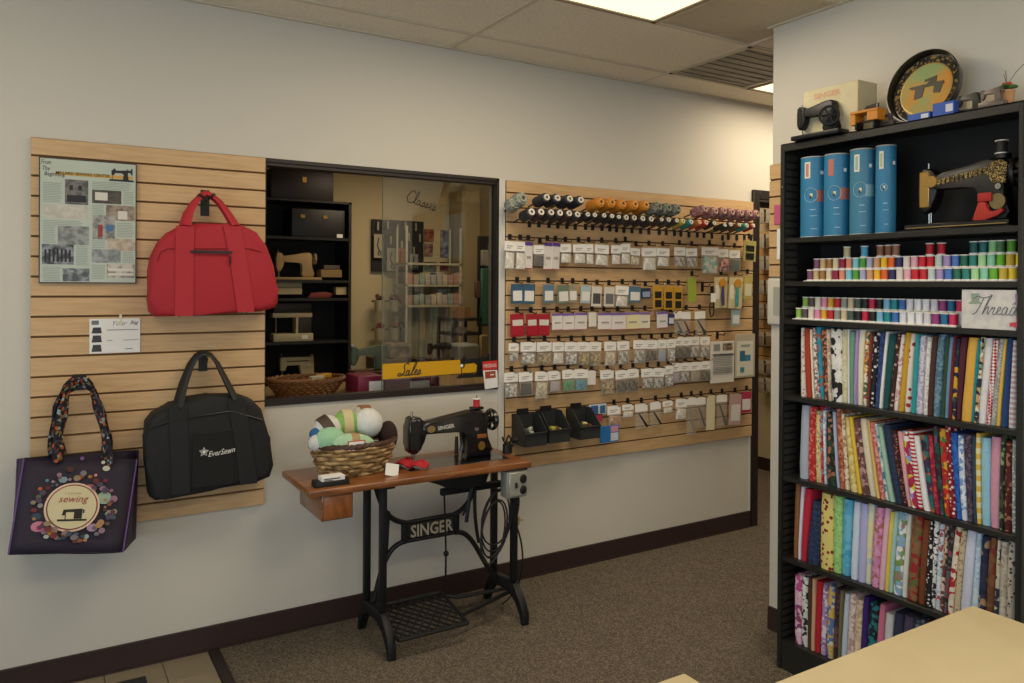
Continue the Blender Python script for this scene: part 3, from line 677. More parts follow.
# tote bag
tot = thing('tote_bag', 'dark purple tote bag printed with a sewing badge, hanging at the slatwall corner', 'bag', (0, 0, 0))
pur = mat('#1f1429', .7, bump=.15, bscale=18); pip = mat('#5a3a78', .5)
TL, TR, BR, BL = [Vector(onY(*a)) for a in ((24, 458, -.13), (137, 459.5, -.13), (123, 552, -.27), (8.5, 554.5, -.27))]
tTL, tTR, tBR, tBL = [Vector(onY(*a)) for a in ((17.5, 459, -.05), (138, 450, -.05), (135, 539, -.045), (14, 545, -.045))]
n = 8; vs = []; fs = []
def quadmesh(a, b_, c, d, nm, mm, amp=.004, par=tot):
    vs = []; 
    nn = (b_-a).cross(d-a).normalized()
    for i in range(n+1):
        for j in range(n+1):
            u, v = i/n, j/n; p = a*(1-u)*(1-v)+b_*u*(1-v)+c*u*v+d*(1-u)*v; p = p+nn*amp*math.sin(u*5+1)*math.sin(v*4+2)*(1 if 0 < i < n else .0); vs.append(tuple(p))
    fs = [(i*(n+1)+j, (i+1)*(n+1)+j, (i+1)*(n+1)+j+1, i*(n+1)+j+1) for i in range(n) for j in range(n)]
    ob = MB().add(vs, fs).build(nm, mm, par); s_ = ob.modifiers.new('s', 'SOLIDIFY'); s_.thickness = .0015; return ob
quadmesh(TL, TR, BR, BL, 'front_panel', pur); quadmesh(tTL, tTR, tBR, tBL, 'back_panel', pur); quadmesh(TR, tTR, tBR, BR, 'gusset', mat('#2b1c38', .7)); quadmesh(tTL, TL, BL, tBL, 'gusset', mat('#2b1c38', .7)); quadmesh(BL, BR, tBR, tBL, 'bottom_panel', pur)
for a, b_ in ((TL, BL), (TR, BR), (tTR, tBR), (tTL, tBL), (TL, TR), (BL, BR), (tTL, tTR)):
    MB().tube([a, b_], .0035 if a.z-b_.z > .1 else .0018, 5).build('piping', pip if a.z-b_.z > .1 else pur, tot)
hm = pat('multi', ['#120d14', '#1c1420', '#17131c', '#35404c', '#120e16', '#8c9a9c', '#241a20', '#b05428', '#17131c', '#7a6444', '#1a141e', '#3a2430'], 95)
for (pts, Yh) in (([(60, 462, -.133), (58, 440, -.12), (62, 415, -.11), (67, 392, -.10), (75, 383, -.095), (83, 382, -.095), (92, 390, -.10), (99, 412, -.11), (106, 440, -.12), (108, 468, -.133)], 0), ([(55, 455, -.055), (54, 430, -.06), (59, 405, -.07), (66, 386, -.08), (76, 379, -.08), (86, 380, -.08), (95, 392, -.08), (102, 415, -.07), (108, 435, -.06), (107, 455, -.055)], 1)):
    q = [Vector(onY(*a)) for a in pts]; dn = []
    for i in range(len(q)-1):
        for k in range(3): dn.append(q[i].lerp(q[i+1], k/3))
    dn.append(q[-1]); MB().tube(dn, [.030+.006*math.sin(i*1.3) - .010*math.sin(PI*i/len(dn)) for i in range(len(dn))], 8, flat=.35).build('handle', hm, tot, smooth=25)
# printed front in the plane of the front panel
ex = (TR-TL).normalized(); cpt = (TL+TR+BR+BL)/4; ez = ((TL-BL)-(TL-BL).dot(ex)*ex).normalized(); ey = ez.cross(ex).normalized()
fp = bpy.data.objects.new('front_print', None)
FR = Matrix(((ex.x, ey.x, ez.x, 0), (ex.y, ey.y, ez.y, 0), (ex.z, ey.z, ez.z, 0), (0, 0, 0, 1)))
def on_front(mb, nm, mm, px, py, off):
    a = ray(px, py); nrm = ex.cross(ez).normalized(); tt_ = (cpt-CAM).dot(nrm)/a.dot(nrm); p = CAM+a*tt_ + (nrm if nrm.y < 0 else -nrm)*off
    ob = mb.build(nm, mm, tot); ob.matrix_local = Matrix.Translation(p) @ FR; return ob
def disc(rx, rz, n=36, h=.001): return MB().prism([(rx*math.cos(2*PI*i/n), rz*math.sin(2*PI*i/n)) for i in range(n)], -h, 0)
sgn = 1
def badge(px, py): return 0
on_front(disc(.090, .090), 'badge', mat('#d9b9a0', .7), 72, 507.5, .007); on_front(disc(.083, .083), 'badge', mat('#6e2f2c', .7), 72, 507.5, .0085); on_front(disc(.079, .079), 'badge', mat('#c9bd97', .7), 72, 507.5, .010)
def tote_text(s_, px, py, wd, ht, mm, shear=0, bold=0):
    ob = text(s_, mm, None, 0, 0, 0, width=wd*.72, height=ht*.72, shear=shear, bold=bold, name='badge_lettering', align='C'); ob.parent = tot
    a = ray(px, py); nrm = ex.cross(ez).normalized(); tt_ = (cpt-CAM).dot(nrm)/a.dot(nrm); p = CAM+a*tt_ + (nrm if nrm.y < 0 else -nrm)*.0125
    ob.matrix_local = Matrix.Translation(p) @ FR
tote_text('sewing', 73, 505, .135, .044, mat('#8f2a24', .6), .3, .0); tote_text('I LOVE', 73, 495, .07, .010, mat('#a08a62', .7))
sil = [(.0, 0), (.34, 0), (.34, .03), (0, .03)]
mach = MB().prism([(-.065, -.006), (.075, -.006), (.075, .004), (-.065, .004)], -.001, 0).prism([(.012, .006), (.05, .006), (.05, .06), (-.04, .055), (-.045, .025), (-.03, .025), (-.025, .042), (.012, .042)], -.001, 0).prism([(-.03, .003), (-.026, .003), (-.026, .03), (-.03, .03)], -.001, 0).prism([(.053, .035), (.06, .035), (.06, .055), (.053, .055)], -.001, 0)
for v_ in range(len(mach.v)): mach.v[v_] = tuple(c*.68 for c in mach.v[v_])
on_front(mach, 'badge_machine', mat('#191512', .7), 70.5, 520.5, .012)
deco = [(40, 489, .010, '#a8562a'), (48, 488, .013, '#5c2518'), (53, 482, .007, '#b0909f'), (63, 480, .022, '#7d93a0'), (79, 478, .014, '#c3562e'), (90, 477, .011, '#9a6428'), (95.5, 475.5, .008, '#c98f86'), (90, 489, .030, '#a55a52'), (104, 498, .034, '#93a691'), (110, 514, .026, '#7c9a80'), (114, 512, .014, '#7c9a80'),
        (38, 527, .033, '#b9768f'), (39, 528, .013, '#a22b42'), (36, 517, .022, '#2f4258'), (51, 532, .019, '#c0812f'), (46, 537, .013, '#a9b3a8'), (56, 538, .010, '#9a7a62'), (66, 534, .022, '#8a6a64'), (76, 540, .018, '#7d8fa0'), (92, 528, .026, '#9a7f98'), (86, 537, .012, '#8fa3a0'), (33, 503, .014, '#6f7076'), (40, 506, .012, '#8a8a90'), (105, 481, .012, '#6a1f2c'), (111, 491, .010, '#8d5a70'), (107, 524, .012, '#6a5040'), (47, 481, .008, '#4d7f98'), (70, 470, .018, '#4a1d14'), (82, 459, .010, '#6f4a80'), (106, 469, .018, '#b9b6a4'), (103, 463, .010, '#c0b9a0')]
random.seed(31)
for k_ in range(60):
    a_ = random.uniform(0, 2*PI); d_ = random.uniform(30, 41); deco.append((73+d_*math.cos(a_)*1.02, 508+d_*math.sin(a_)*.86, random.uniform(.006, .018), random.choice(['#5c2518', '#7a4a30', '#6f6a70', '#4a3a52', '#8a6a7a', '#3a4a58', '#8a7a5c', '#6a2430', '#54604f', '#a07a50'])))
for i, (px, py, r_, c_) in enumerate(deco): on_front(disc(r_*.72, r_*.72*(.8 if i % 2 else 1), 10 if i % 3 else 6), 'printed_notion', mat(c_, .7), px, py, .004+.0002*i)

# ---------------------------------------------------------------- framed history poster
pa = onY(39, 156.5, -.035); pb = onY(136.3, 283.5, -.035); PW, PH = pb.x-pa.x, pa.z-pb.z
po = thing('wall_poster', 'framed poster of old shop photographs and text on the slatwall', 'poster', (pa.x, -.0225, pb.z))
MB().box(0, PW, -.012, 0, 0, PH).build('backing_board', mat('#2a2a2c', .5), po, smooth=0)
MB().box(.004, PW-.004, -.0135, -.012, .004, PH-.004).build('poster_sheet', mat('#b9c2b2', .35, vary=.05, vscale=4), po, smooth=0)
def U(u): return u*PW
def V(v): return (1-v)*PH
photos = [(.255, .165, .49, .365, '#4c4a47', '#77736d'), (.53, .235, .835, .345, '#3d3833', '#5a4f42'), (.045, .375, .485, .48, '#b9b3a2', '#c9c4b6'), (.675, .355, .98, .48, '#6d5f52', '#a08d78'), (.535, .44, .77, .64, '#6f7370', '#a9a39c'), (.185, .54, .50, .69, '#6f716d', '#9a9c97'),
          (.03, .69, .345, .85, '#35363a', '#8d9095'), (.69, .63, .985, .73, '#a4937c', '#c3b5a0'), (.53, .72, .83, .83, '#77797a', '#9ea3a2'), (.235, .88, .505, .985, '#4e5255', '#9aa09e'), (.685, .84, .98, .955, '#8c867c', '#c9c2b4')]
for k_, (a, b_, c, d, c1, c2) in enumerate(photos):
    MB().box(U(a), U(c), -.0143-.00005*k_, -.0135, V(d), V(b_)).build('photo_print', pat('photo', [c1, c2], 45, .4), po, smooth=0)
x = MB()
for (a, b_, c, d, c1, c2) in photos[:1]:
    for (u0, v0, u1, v1) in ((.30, .21, .335, .25), (.39, .21, .425, .25), (.275, .29, .47, .345)): x.box(U(u0), U(u1), -.0149, -.0145, V(v1), V(v0))
for k in range(7): x.box(U(.055+.04*k), U(.075+.04*k), -.0149, -.0145, V(.83), V(.72+.004*abs(3-k)))
x.build('photo_dark_detail', mat('#1d1d1f', .5), po, smooth=0)
x = MB(); x.box(U(.56), U(.69), -.0149, -.0145, V(.32), V(.255)); x.box(U(.70), U(.97), -.0149, -.0145, V(.90), V(.875)); x.box(U(.70), U(.97), -.0149, -.0145, V(.935), V(.915))
x.box(U(.80), U(.90), -.0149, -.0145, V(.47), V(.40)); x.build('photo_light_detail', mat('#d8d2c4', .5), po, loc=(0, -.0006, 0), smooth=0)
x = MB(); x.box(U(.59), U(.64), -.0149, -.0145, V(.62), V(.52)); x.build('photo_red_detail', mat('#8f3a30', .5), po, loc=(0, -.0006, 0), smooth=0)
x = MB(); x.box(U(.68), U(.75), -.0149, -.0145, V(.57), V(.52)); x.build('photo_blue_detail', mat('#3f6f98', .5), po, loc=(0, -.0009, 0), smooth=0)
ln = MB(); random.seed(3)
for (u0, u1, v0, v1) in ((.04, .23, .20, .36), (.04, .46, .50, .53), (.04, .17, .54, .68), (.37, .50, .70, .86), (.04, .22, .87, .98), (.53, .98, .17, .225), (.86, .98, .24, .34), (.53, .66, .36, .43), (.79, .98, .50, .61), (.53, .67, .65, .71), (.85, .98, .74, .83), (.53, .67, .85, .97)):
    v = v0
    while v < v1: ln.box(U(u0), U(u1-.03*random.random()*(u1-u0)/.2), -.0143, -.0135, V(v+.005), V(v)); v += .0135
ln.build('printed_text_lines', mat('#8f9a90', .6), po, smooth=0)['kind'] = 'stuff'
text('From', M['black'], po, U(.02), -.0146, V(.055), width=U(.10), height=.017, shear=.3); text('The', M['black'], po, U(.035), -.0146, V(.105), width=U(.07), height=.017, shear=.3); text('Beginning', M['black'], po, U(.05), -.0146, V(.155), width=U(.21), height=.020, shear=.3)
MB().box(U(.16), U(.96), -.0144, -.0135, V(.135), V(.108)).build('title_band', mat('#c9a04a', .5), po, smooth=0)
text('MILLARD SEWING CENTER', M['black'], po, U(.165), -.0150, V(.128), width=U(.55), height=.011, bold=.02)
def machine_sign(par, x, z, k, y, mm=M['black']):
    """flat black machine emblem, 0.20 wide times k"""
    b = MB().prism([(0, 0), (.20, 0), (.19, .016), (.012, .016)], -.0008, 0, T=Matrix.Scale(k, 4))
    b.prism([(.110, .016), (.155, .016), (.150, .05), (.150, .078), (.17, .078), (.175, .06), (.185, .06), (.185, .115), (.175, .115), (.170, .100), (.155, .098), (.150, .112), (.145, .112), (.143, .100), (.06, .092), (.045, .112), (.040, .112), (.036, .098), (.022, .094), (.022, .055), (.036, .050), (.045, .055), (.048, .070), (.10, .072), (.116, .06)], -.0008, 0, T=Matrix.Scale(k, 4))
    b.prism([(.027, .016), (.031, .016), (.031, .052), (.027, .052)], -.0008, 0, T=Matrix.Scale(k, 4))
    return b.build('machine_emblem', mm, par, loc=(x, y, z))
machine_sign(po, U(.70), V(.155), .46, -.0150)
MB().box(.0, PW, -.0165, -.016, 0, PH).build('cover_film', M['clear'], po, smooth=0) if False else None
# small info card below the poster
ca = onY(89.5, 319, -.03); cb_ = onY(140.2, 352, -.03); cw, chh = cb_.x-ca.x, ca.z-cb_.z
ic = thing('info_card', 'white information card with small bag pictures on the slatwall below the poster', 'card', (ca.x, -.0225, cb_.z))
MB().box(0, cw, -.003, 0, 0, chh).build('card_sheet', M['white'], ic, smooth=0)
x = MB()
for v0, v1 in ((.25, .42), (.48, .68), (.75, .95)): x.prism([(.04*cw, (1-v1)*chh), (.24*cw, (1-v1)*chh), (.22*cw, (1-v0)*chh), (.07*cw, (1-v0)*chh)], -.004, -.003)
x.build('bag_picture', mat('#3c3a3c', .5), ic, smooth=0)
MB().box(.04*cw, .18*cw, -.004, -.003, .83*chh, .95*chh).box(.34*cw, .96*cw, -.004, -.003, .66*chh, .68*chh).box(.66*cw, .96*cw, -.004, -.003, .36*chh, .375*chh).box(.34*cw, .45*cw, -.004, -.003, .36*chh, .375*chh).box(.70*cw, .85*cw, -.004, -.003, .10*chh, .12*chh).build('card_text', mat('#6f7276', .6), ic, smooth=0)
text('Bag', M['black'], ic, .80*cw, -.0042, .80*chh, height=.018, shear=.4); text('Your', mat('#8a8d90', .6), ic, .45*cw, -.0042, .80*chh, height=.018, shear=.4)
MB().box(.58*cw, .63*cw, -.005, -.003, .80*chh, 1.12*chh).build('tape', mat('#e3d9b4', .4), ic, smooth=0)

# ================================================================ NOTIONS ON THE SECOND SLATWALL
YP = -.062
ceilc = {'w': '#e6e0d4'}
def packet(px0, px1, py0, py1, kind, c, label, group, cname='packet', cat='packet', hooked=True, c2=None, tilt=0, hookpy=None, contents='dots'):
    """kind: bag (white header card over a clear bag with contents), card (printed card), long (bag with a long tool)"""
    xm = (px0+px1)/2; a = onY(px0, py0, YP); b_ = onY(px1, py1, YP); w_ = b_.x-a.x; h_ = a.z-b_.z
    yy = YP + random.uniform(-.006, .006)
    t = thing(cname, label, cat, ((a.x+b_.x)/2, yy, a.z), random.uniform(-.12, .05), group)
    t.rotation_euler.y = random.uniform(-.05, .05)
    if kind == 'bag':
        hh = min(.42*h_, .05)
        MB().rbox(-w_/2, w_/2, -.0015, .0015, -hh, 0, .0008, 1).build('header_card', mat('#f2eee6', .65), t, smooth=0)
        bw = w_*.47
        prof = [(-bw, -h_), (bw, -h_), (bw, -hh), (-bw, -hh)]
        MB().prism(prof, -.010, .008, .005, 2).build('clear_bag', M['clear'], t)
        cm_ = c if not isinstance(c, str) else mat(c, .5)
        MB().prism([(-bw*.86, -h_+.005), (bw*.86, -h_+.005), (bw*.8, -hh-.012), (-bw*.7, -hh-.007)], -.007, .005, .004, 2).build('contents', cm_, t)
        if w_ > .05: MB().box(-w_*.3, w_*.25, -.0022, -.0015, -hh*.55, -hh*.45).box(-w_*.3, w_*.1, -.0022, -.0015, -hh*.75, -hh*.66).build('card_print', mat('#a8a296', .7), t, smooth=0)
    elif kind == 'long':
        hh = min(.32*h_, .045)
        MB().rbox(-w_/2, w_/2, -.0015, .0015, -hh, 0, .0008, 1).build('header_card', mat('#f2eee6', .65), t, smooth=0)
        MB().box(-w_*.45, w_*.45, -.004, .004, -h_, -hh).build('clear_bag', M['clear'], t, smooth=0)
        MB().tube([(-w_*.2, 0, -hh-.01), (w_*(.2+tilt), -.002, -h_+.006)], [.0045, .0075], 6).build('tool', mat(c, .5), t)
    else:
        MB().rbox(-w_/2, w_/2, -.003, .002, -h_, 0, .001, 1).build('printed_card', mat(c, .6), t, smooth=0)
        if kind == 'card':   # white lower panel or label
            c2_ = c2 or '#e4dfd6'
            MB().box(-w_*.36, w_*.40, -.0045, -.003, -h_*.86, -h_*.34).build('label_panel', mat(c2_, .6), t, smooth=0)
        elif kind == 'head':  # coloured header, white body
            MB().box(-w_*.5, w_*.5, -.0045, -.003, -h_*.13, 0).build('header_band', mat(c2, .6), t, smooth=0)
            MB().box(-w_*.25, w_*.3, -.0045, -.003, -h_*.62, -h_*.52).build('card_print', mat('#a59a94', .6), t, smooth=0)
            MB().box(-w_*.5, w_*.5, -.0045, -.003, -h_, -h_*.965).build('card_foot', mat('#a8434a', .6), t, smooth=0)
        elif kind == 'red':
            MB().box(-w_*.36, w_*.40, -.0045, -.003, -h_*.52, -h_*.26).build('label_panel', mat('#d8cfc4', .6), t, smooth=0)
            MB().box(-w_*.4, w_*.42, -.006, -.003, -h_*.93, -h_*.56).build('blister', mat('#b01c30', .3, bump=.5, bscale=120), t, smooth=0)
        elif kind == 'yel':
            for z0, z1 in ((.23, .52), (.60, .92)): MB().rbox(-w_*.32, w_*.34, -.006, -.003, -h_*z1, -h_*z0, .001, 1).build('blister', mat('#1d1c1a', .35, bump=.6, bscale=90), t, smooth=0)
        elif kind == 'cut':
            MB().lathe([(w_*.26, 0), (w_*.26, .006), (0, .006)], 16, Matrix.Translation((.1*w_, -.003, -h_*.2)) @ Matrix.Rotation(PI/2, 4, 'X')).build('cutter_wheel', mat('#c58a2b', .4), t)
            MB().tube([(.1*w_, -.009, -h_*.28), (.05*w_, -.011, -h_*.6), (.08*w_, -.009, -h_*.92)], [.006, .011, .008], 8).build('cutter_handle', mat(c2, .4), t)
            MB().box(-w_*.42, -w_*.15, -.0045, -.003, -h_*.7, -h_*.25).build('label_panel', mat('#e3dccb', .6), t, smooth=0)
    if hooked:
        hp_ = onY(xm, hookpy if hookpy else py0-7.0, -.024)
        g = thing('display_hook', 'black peg hook above the ' + label, 'hook', (hp_.x, -.0215, hp_.z), 0, 'small black hooks on the notions slatwall')
        MB().rbox(-.011, .011, -.004, 0, -.030, 0, .001, 1).build('hook_plate', M['black'], g, smooth=0)
        MB().tube([(0, -.003, -.026), (0, -.055, -.033), (.0, -.064, -.026)], .0028, 5).build('hook_arm', M['black'], g)
    return t
random.seed(11)
silver = pat('multi', ['#b0aca6', '#d9d6d0', '#8a867f', '#ece9e3', '#9f9a90'], 80); goldc = pat('multi', ['#a88a50', '#c9b078', '#6f5a38', '#b8a88a', '#8a6f3c'], 80)
darkc = pat('multi', ['#3a3028', '#5a4a3c', '#2a2420', '#6f6048'], 80); whitec = pat('multi', ['#ece8e0', '#fbf9f4', '#ded8cc'], 60); creamc = pat('multi', ['#d2c6aa', '#e3dac4', '#b8ab8c'], 110)
greyc = pat('multi', ['#9a9690', '#c3bfb8', '#7f7b75', '#d0ccc6'], 80)
def unique(seq): return seq
ROWS = dict(
 A=('white notion bags in the top hook row', [
  (504.8, 515, 241, 269.5, 'bag', whitec, 'tall clear bag of white bobbins nearest the window trim'), (515, 525.5, 241.5, 270, 'bag', whitec, 'tall clear bag of white tape beside the bobbin bag'),
  (524.5, 532, 242, 269, 'head', '#ddd6cf', 'white needle card with purple top beside the tall bags', '#5a3a8a'), (534, 545.7, 245, 266.5, 'bag', '#1b1a1c', 'black packed machine part in a clear bag'),
  (543.5, 551.3, 242.5, 270, 'head', '#ddd6cf', 'white and purple tool card beside the black part', '#5a3a8a'), (551.6, 559.4, 242.8, 270, 'head', '#d8d1ca', 'second white and purple tool card in the top row', '#5a3a8a'),
  (560, 571, 243.7, 263.6, 'bag', whitec, 'short header bag after the purple tool cards'), (572.4, 584.6, 244, 264, 'bag', whitec, 'second short header bag after the purple tool cards'), (585, 592.4, 244, 264.8, 'bag', whitec, 'narrow header bag of white parts, top row'),
  (595, 608.6, 244.5, 266, 'bag', whitec, 'wide header bag of white elastic, top row'), (611.4, 620.4, 245, 265, 'bag', whitec, 'header bag beside the tilted white bag'), (620.8, 630, 243.5, 264.5, 'bag', whitec, 'tilted white bag, top row'),
  (631, 641, 248, 265.5, 'bag', creamc, 'small header bag of cream hooks, top row'), (642.2, 656, 247.5, 270.7, 'bag', whitec, 'longest white roll bag, mid top row'), (657, 668.6, 248, 267, 'bag', whitec, 'white ribbon bag past the longest roll bag'),
  (674, 685, 247, 267, 'bag', greyc, 'clear ring bag before the zip pouch'), (686, 697.6, 248, 267.5, 'bag', greyc, 'second clear ring bag before the zip pouch'), (701, 718, 247, 274, 'bag', pat('multi', ['#cfcabf', '#b8c4bc', '#5fa59b', '#d8d2c6', '#7fb5ab'], 45), 'large clear pouch with teal pieces inside'),
  (719, 728.5, 249, 272, 'bag', pat('multi', ['#c9605a', '#3a2a2a', '#4a3a30', '#d8908a'], 70), 'pink and black notion bag past the teal pouch'), (729.5, 740, 250, 271.5, 'bag', '#39443a', 'dark green notion bag near the end of the top row'),
  (743.5, 755, 240.5, 261.5, 'yel', '#a99d5c', 'dull yellow card pack high at the door casing')]),
 B=('blister cards in the second hook row', [
  (511.5, 522.6, 284, 303.5, 'card', '#35586f', 'blue needle card, first one from the window'), (523, 534.2, 284, 303.8, 'card', '#35586f', 'blue needle card, second one from the window'), (542.8, 553.3, 284.5, 303, 'card', '#5b7a8c', 'grey-blue needle card standing apart'),
  (556.4, 568.2, 285, 303.8, 'card', '#6f7a66', 'grey-green needle card, second hook row'), (568.6, 577, 285, 302.5, 'card', '#9a8f78', 'tan needle card beside the grey-green one'), (580.8, 590, 285.5, 303.2, 'card', '#a9bcc2', 'pale blue clear needle card'),
  (592.4, 601.6, 286.5, 306.5, 'card', '#ddd6c8', 'white card with dark print in the second hook row', '#4a4a4a'), (604.2, 613.8, 287, 306.5, 'card', '#d6cfc0', 'white card with grey print before the blue card', '#6a6a6a'), (616.2, 628.4, 286, 307, 'bag', whitec, 'white header bag in the blister card row'),
  (628.8, 640, 286.5, 302.5, 'card', '#4f7288', 'blue card beside the white header bag', ), (640.8, 650, 288, 298.5, 'card', '#28344a', 'small navy card beside the yellow and black ones', '#8fa0b8'),
  (652.2, 661.6, 286, 309, 'yel', '#c8962a', 'yellow and black blister card, first of three'), (664, 673, 286.5, 309.5, 'yel', '#c8962a', 'yellow and black blister card, second of three'), (674.2, 682.8, 287, 310, 'yel', '#c8962a', 'yellow and black blister card, third of three')]),
 B2=('large tool cards by the door casing', [
  (688.2, 695.8, 278, 302, 'plain', '#9aa83a', 'lime green ruler card hanging alone'), (714.5, 727.6, 277, 308, 'cut', '#c6b98a', 'yellow card with purple rotary cutter', '#4a3a68'), (728.8, 742, 277.5, 308.5, 'cut', '#c9bf95', 'yellow card with teal rotary cutter', '#3f9a9c'),
  (743.4, 751.8, 276, 299, 'card', '#b9a85a', 'yellow card at the end beside the door casing', '#d6cdb0')]),
 C=('red and white cards in the third hook row', [
  (510.4, 523.5, 314, 336.4, 'red', '#a3182b', 'red zipper card, first one from the window'), (525.3, 536.5, 314, 336, 'red', '#a3182b', 'red zipper card, second one from the window'), (538.2, 549.8, 314, 335.5, 'red', '#a3182b', 'red zipper card, third one from the window'),
  (552, 562, 313.5, 330, 'head', '#e2dbd2', 'first white snap card with purple top after the red cards', '#7a5aa8'), (563, 573.6, 313.5, 330, 'head', '#e2dbd2', 'second white snap card with purple top after the red cards', '#7a5aa8'), (574.6, 587, 313, 329.5, 'head', '#e2dbd2', 'third white snap card with purple top after the red cards', '#7a5aa8'),
  (588.2, 595.8, 312.5, 326.5, 'plain', '#e2ddd0', 'small plain white card among the snap cards'), (597.6, 610, 313, 329.5, 'head', '#e2dbd2', 'snap card just past the small plain card', '#7a5aa8'), (610.8, 624.4, 313, 329.5, 'head', '#e0d9d0', 'widest snap card with purple top', '#7a5aa8'),
  (626, 638.6, 312.5, 329, 'head', '#e6d9a8', 'snap card with yellow foot, first of two', '#8a6ab0'), (639.2, 650.6, 312.5, 328.5, 'head', '#e6dfc8', 'snap card with yellow foot, second of two', '#8a6ab0'), (657, 667.4, 312, 328, 'head', '#e0d9d6', 'snap card standing before the navy card', '#7a5aa8'),
  (667.8, 673.4, 314, 325, 'card', '#25335a', 'navy and white folded tape card', '#c9ccd8'), (673.8, 682, 311.5, 334, 'long', '#5f7280', 'bag with a grey-blue tool'), (682.2, 690.6, 312, 334, 'long', '#6a3038', 'bag with a maroon tool'), (694, 705, 311.5, 334.5, 'long', '#2f4a42', 'bag with a dark green tool'),
  (731.6, 740, 309.7, 325.8, 'card', '#8fa6ae', 'small blue and white card past the black cable', '#d6dad8')]),
 D=('small parts bags in the fourth hook row', [
  (509, 519, 343.5, 361.5, 'bag', greyc, 'smallest clear parts bag at the window end, fourth row'), (521.4, 536, 342.5, 364, 'bag', silver, 'silver parts bag beside the smallest one'), (537, 552, 342.5, 364.5, 'bag', goldc, 'brown and gold parts bag, fourth row'), (552.8, 564.6, 342.5, 364, 'bag', whitec, 'white parts bag between gold ones, fourth row'),
  (565.2, 577.6, 342.5, 364.5, 'bag', silver, 'silver buckles bag beside gold buckles'), (578, 589.4, 342.5, 365, 'bag', goldc, 'gold buckles bag beside silver buckles'), (589.8, 602, 342.5, 366, 'bag', goldc, 'antique gold buckles bag past the bright gold ones'), (604.2, 616, 342, 365.5, 'bag', creamc, 'cream buttons bag, fourth row'),
  (617, 629, 341.5, 364, 'bag', greyc, 'grey ring bag past the cream buttons'), (634.2, 645.4, 340.5, 363, 'bag', greyc, 'grey slider bag before the black snaps'), (646, 657, 340.5, 361, 'bag', darkc, 'black snaps bag, fourth row'), (658, 666.4, 340, 361.5, 'bag', '#a9b2c2', 'pale blue clasp bag, fourth row'),
  (666.8, 674.4, 339.5, 361, 'bag', silver, 'silver clasp bag past the pale blue one'), (675, 683, 337.5, 358, 'bag', darkc, 'dark brown parts bag past the clasps'), (683.4, 690.6, 337.5, 358, 'bag', darkc, 'second dark brown parts bag past the clasps'), (691, 699.6, 337, 357.5, 'bag', greyc, 'grey parts bag before the booklet, fourth row'), (700.2, 709, 337, 357.5, 'bag', greyc, 'last grey parts bag by the booklet, fourth row')]),
 E=('small parts bags in the fifth hook row', [
  (504.4, 518.4, 373, 397, 'bag', silver, 'silver bobbin bag at the window end, fifth row'), (519, 532, 372.5, 395.5, 'bag', '#262220', 'black bobbin bag, fifth row'), (535, 548.6, 372, 398.5, 'bag', creamc, 'cream hooks bag past the black bobbins'), (548.9, 560.6, 371.5, 391.5, 'bag', '#b9b0b4', 'pale lavender parts bag, fifth row'),
  (562, 573.8, 370, 390.5, 'bag', pat('multi', ['#3f9a58', '#58b070', '#2f7f48'], 160), 'bright green buttons bag'), (574.4, 587, 369.5, 390.2, 'bag', pat('multi', ['#3f8fa8', '#62aabf', '#2c7390'], 160), 'turquoise blue buttons bag'), (587.6, 595.4, 371, 384.5, 'plain', '#e4ded4', 'small blank white card past the turquoise buttons'),
  (600.8, 613.8, 370.5, 394, 'bag', goldc, 'brown studs bag past the blank card'), (614.6, 627, 370.5, 392, 'bag', darkc, 'black studs bag past the brown studs'), (627.4, 638.6, 369.5, 391, 'bag', darkc, 'second black studs bag past the brown studs'), (642, 652.8, 369, 388, 'bag', greyc, 'pale grey studs bag, fifth row'), (653.4, 663.6, 368.5, 388, 'bag', greyc, 'second pale grey studs bag, fifth row'),
  (664, 672, 366, 386, 'bag', silver, 'silver studs bag, fifth row'), (672.4, 680, 363.5, 383, 'bag', '#b0a6b4', 'lavender pearls bag, fifth row'), (680.4, 690, 363, 381.5, 'bag', greyc, 'grey pearls bag, fifth row'), (690.4, 700, 362.5, 381.5, 'bag', '#a99c88', 'tan pearls bag, fifth row'), (700.4, 710, 361.5, 380.5, 'bag', darkc, 'brown pearls bag by the booklet, fifth row')]),
 F=('tool bags in the lowest hook row', [
  (608, 620.2, 406.5, 425.5, 'bag', pat('multi', ['#c99a78', '#d8c8a8', '#b88060'], 60), 'peach crochet hook bag beside the bins'), (622.2, 633.4, 405, 417, 'bag', whitec, 'short header bag before the black seam tool'), (635.2, 647.6, 404.5, 427.5, 'long', '#17171a', 'bag with a thick black seam tool'),
  (650.2, 661, 402.5, 425, 'long', '#3a2f28', 'bag with a slim brown tool'), (663.2, 673, 401.5, 413, 'bag', whitec, 'short header bag past the slim brown tool'), (675.8, 687, 399.5, 419, 'bag', whitec, 'clear bag with white hooks, lowest row'), (687.2, 695.6, 398, 434, 'long', '#8f8a80', 'longest grey tool bag, lowest row'), (696, 706, 398, 427, 'long', '#6a6258', 'bag with tweezers past the longest tool'),
  (707.2, 714.8, 396, 429.5, 'plain', '#d8cca8', 'cream ruler strip, lowest row'), (717, 727.2, 395.5, 425.5, 'long', '#5a5a56', 'grey card with small scissors'), (729.2, 741, 394.5, 424, 'card', '#b99a94', 'pink and white needle card', '#d6d2ca'), (741.6, 751.8, 392.5, 412, 'card', '#b03050', 'white card with magenta edge and pen', '#dcd6d2')]),
)
for rk, (grp, items) in ROWS.items():
    for it in items:
        packet(it[0], it[1], it[2], it[3], it[4], it[5], it[6], grp, c2=it[7] if len(it) > 7 else None, tilt=.25, cname={'bag': 'notion_bag', 'long': 'tool_bag'}.get(it[4], 'blister_card'), cat={'bag': 'bag', 'long': 'bag'}.get(it[4], 'card'), hooked=True)
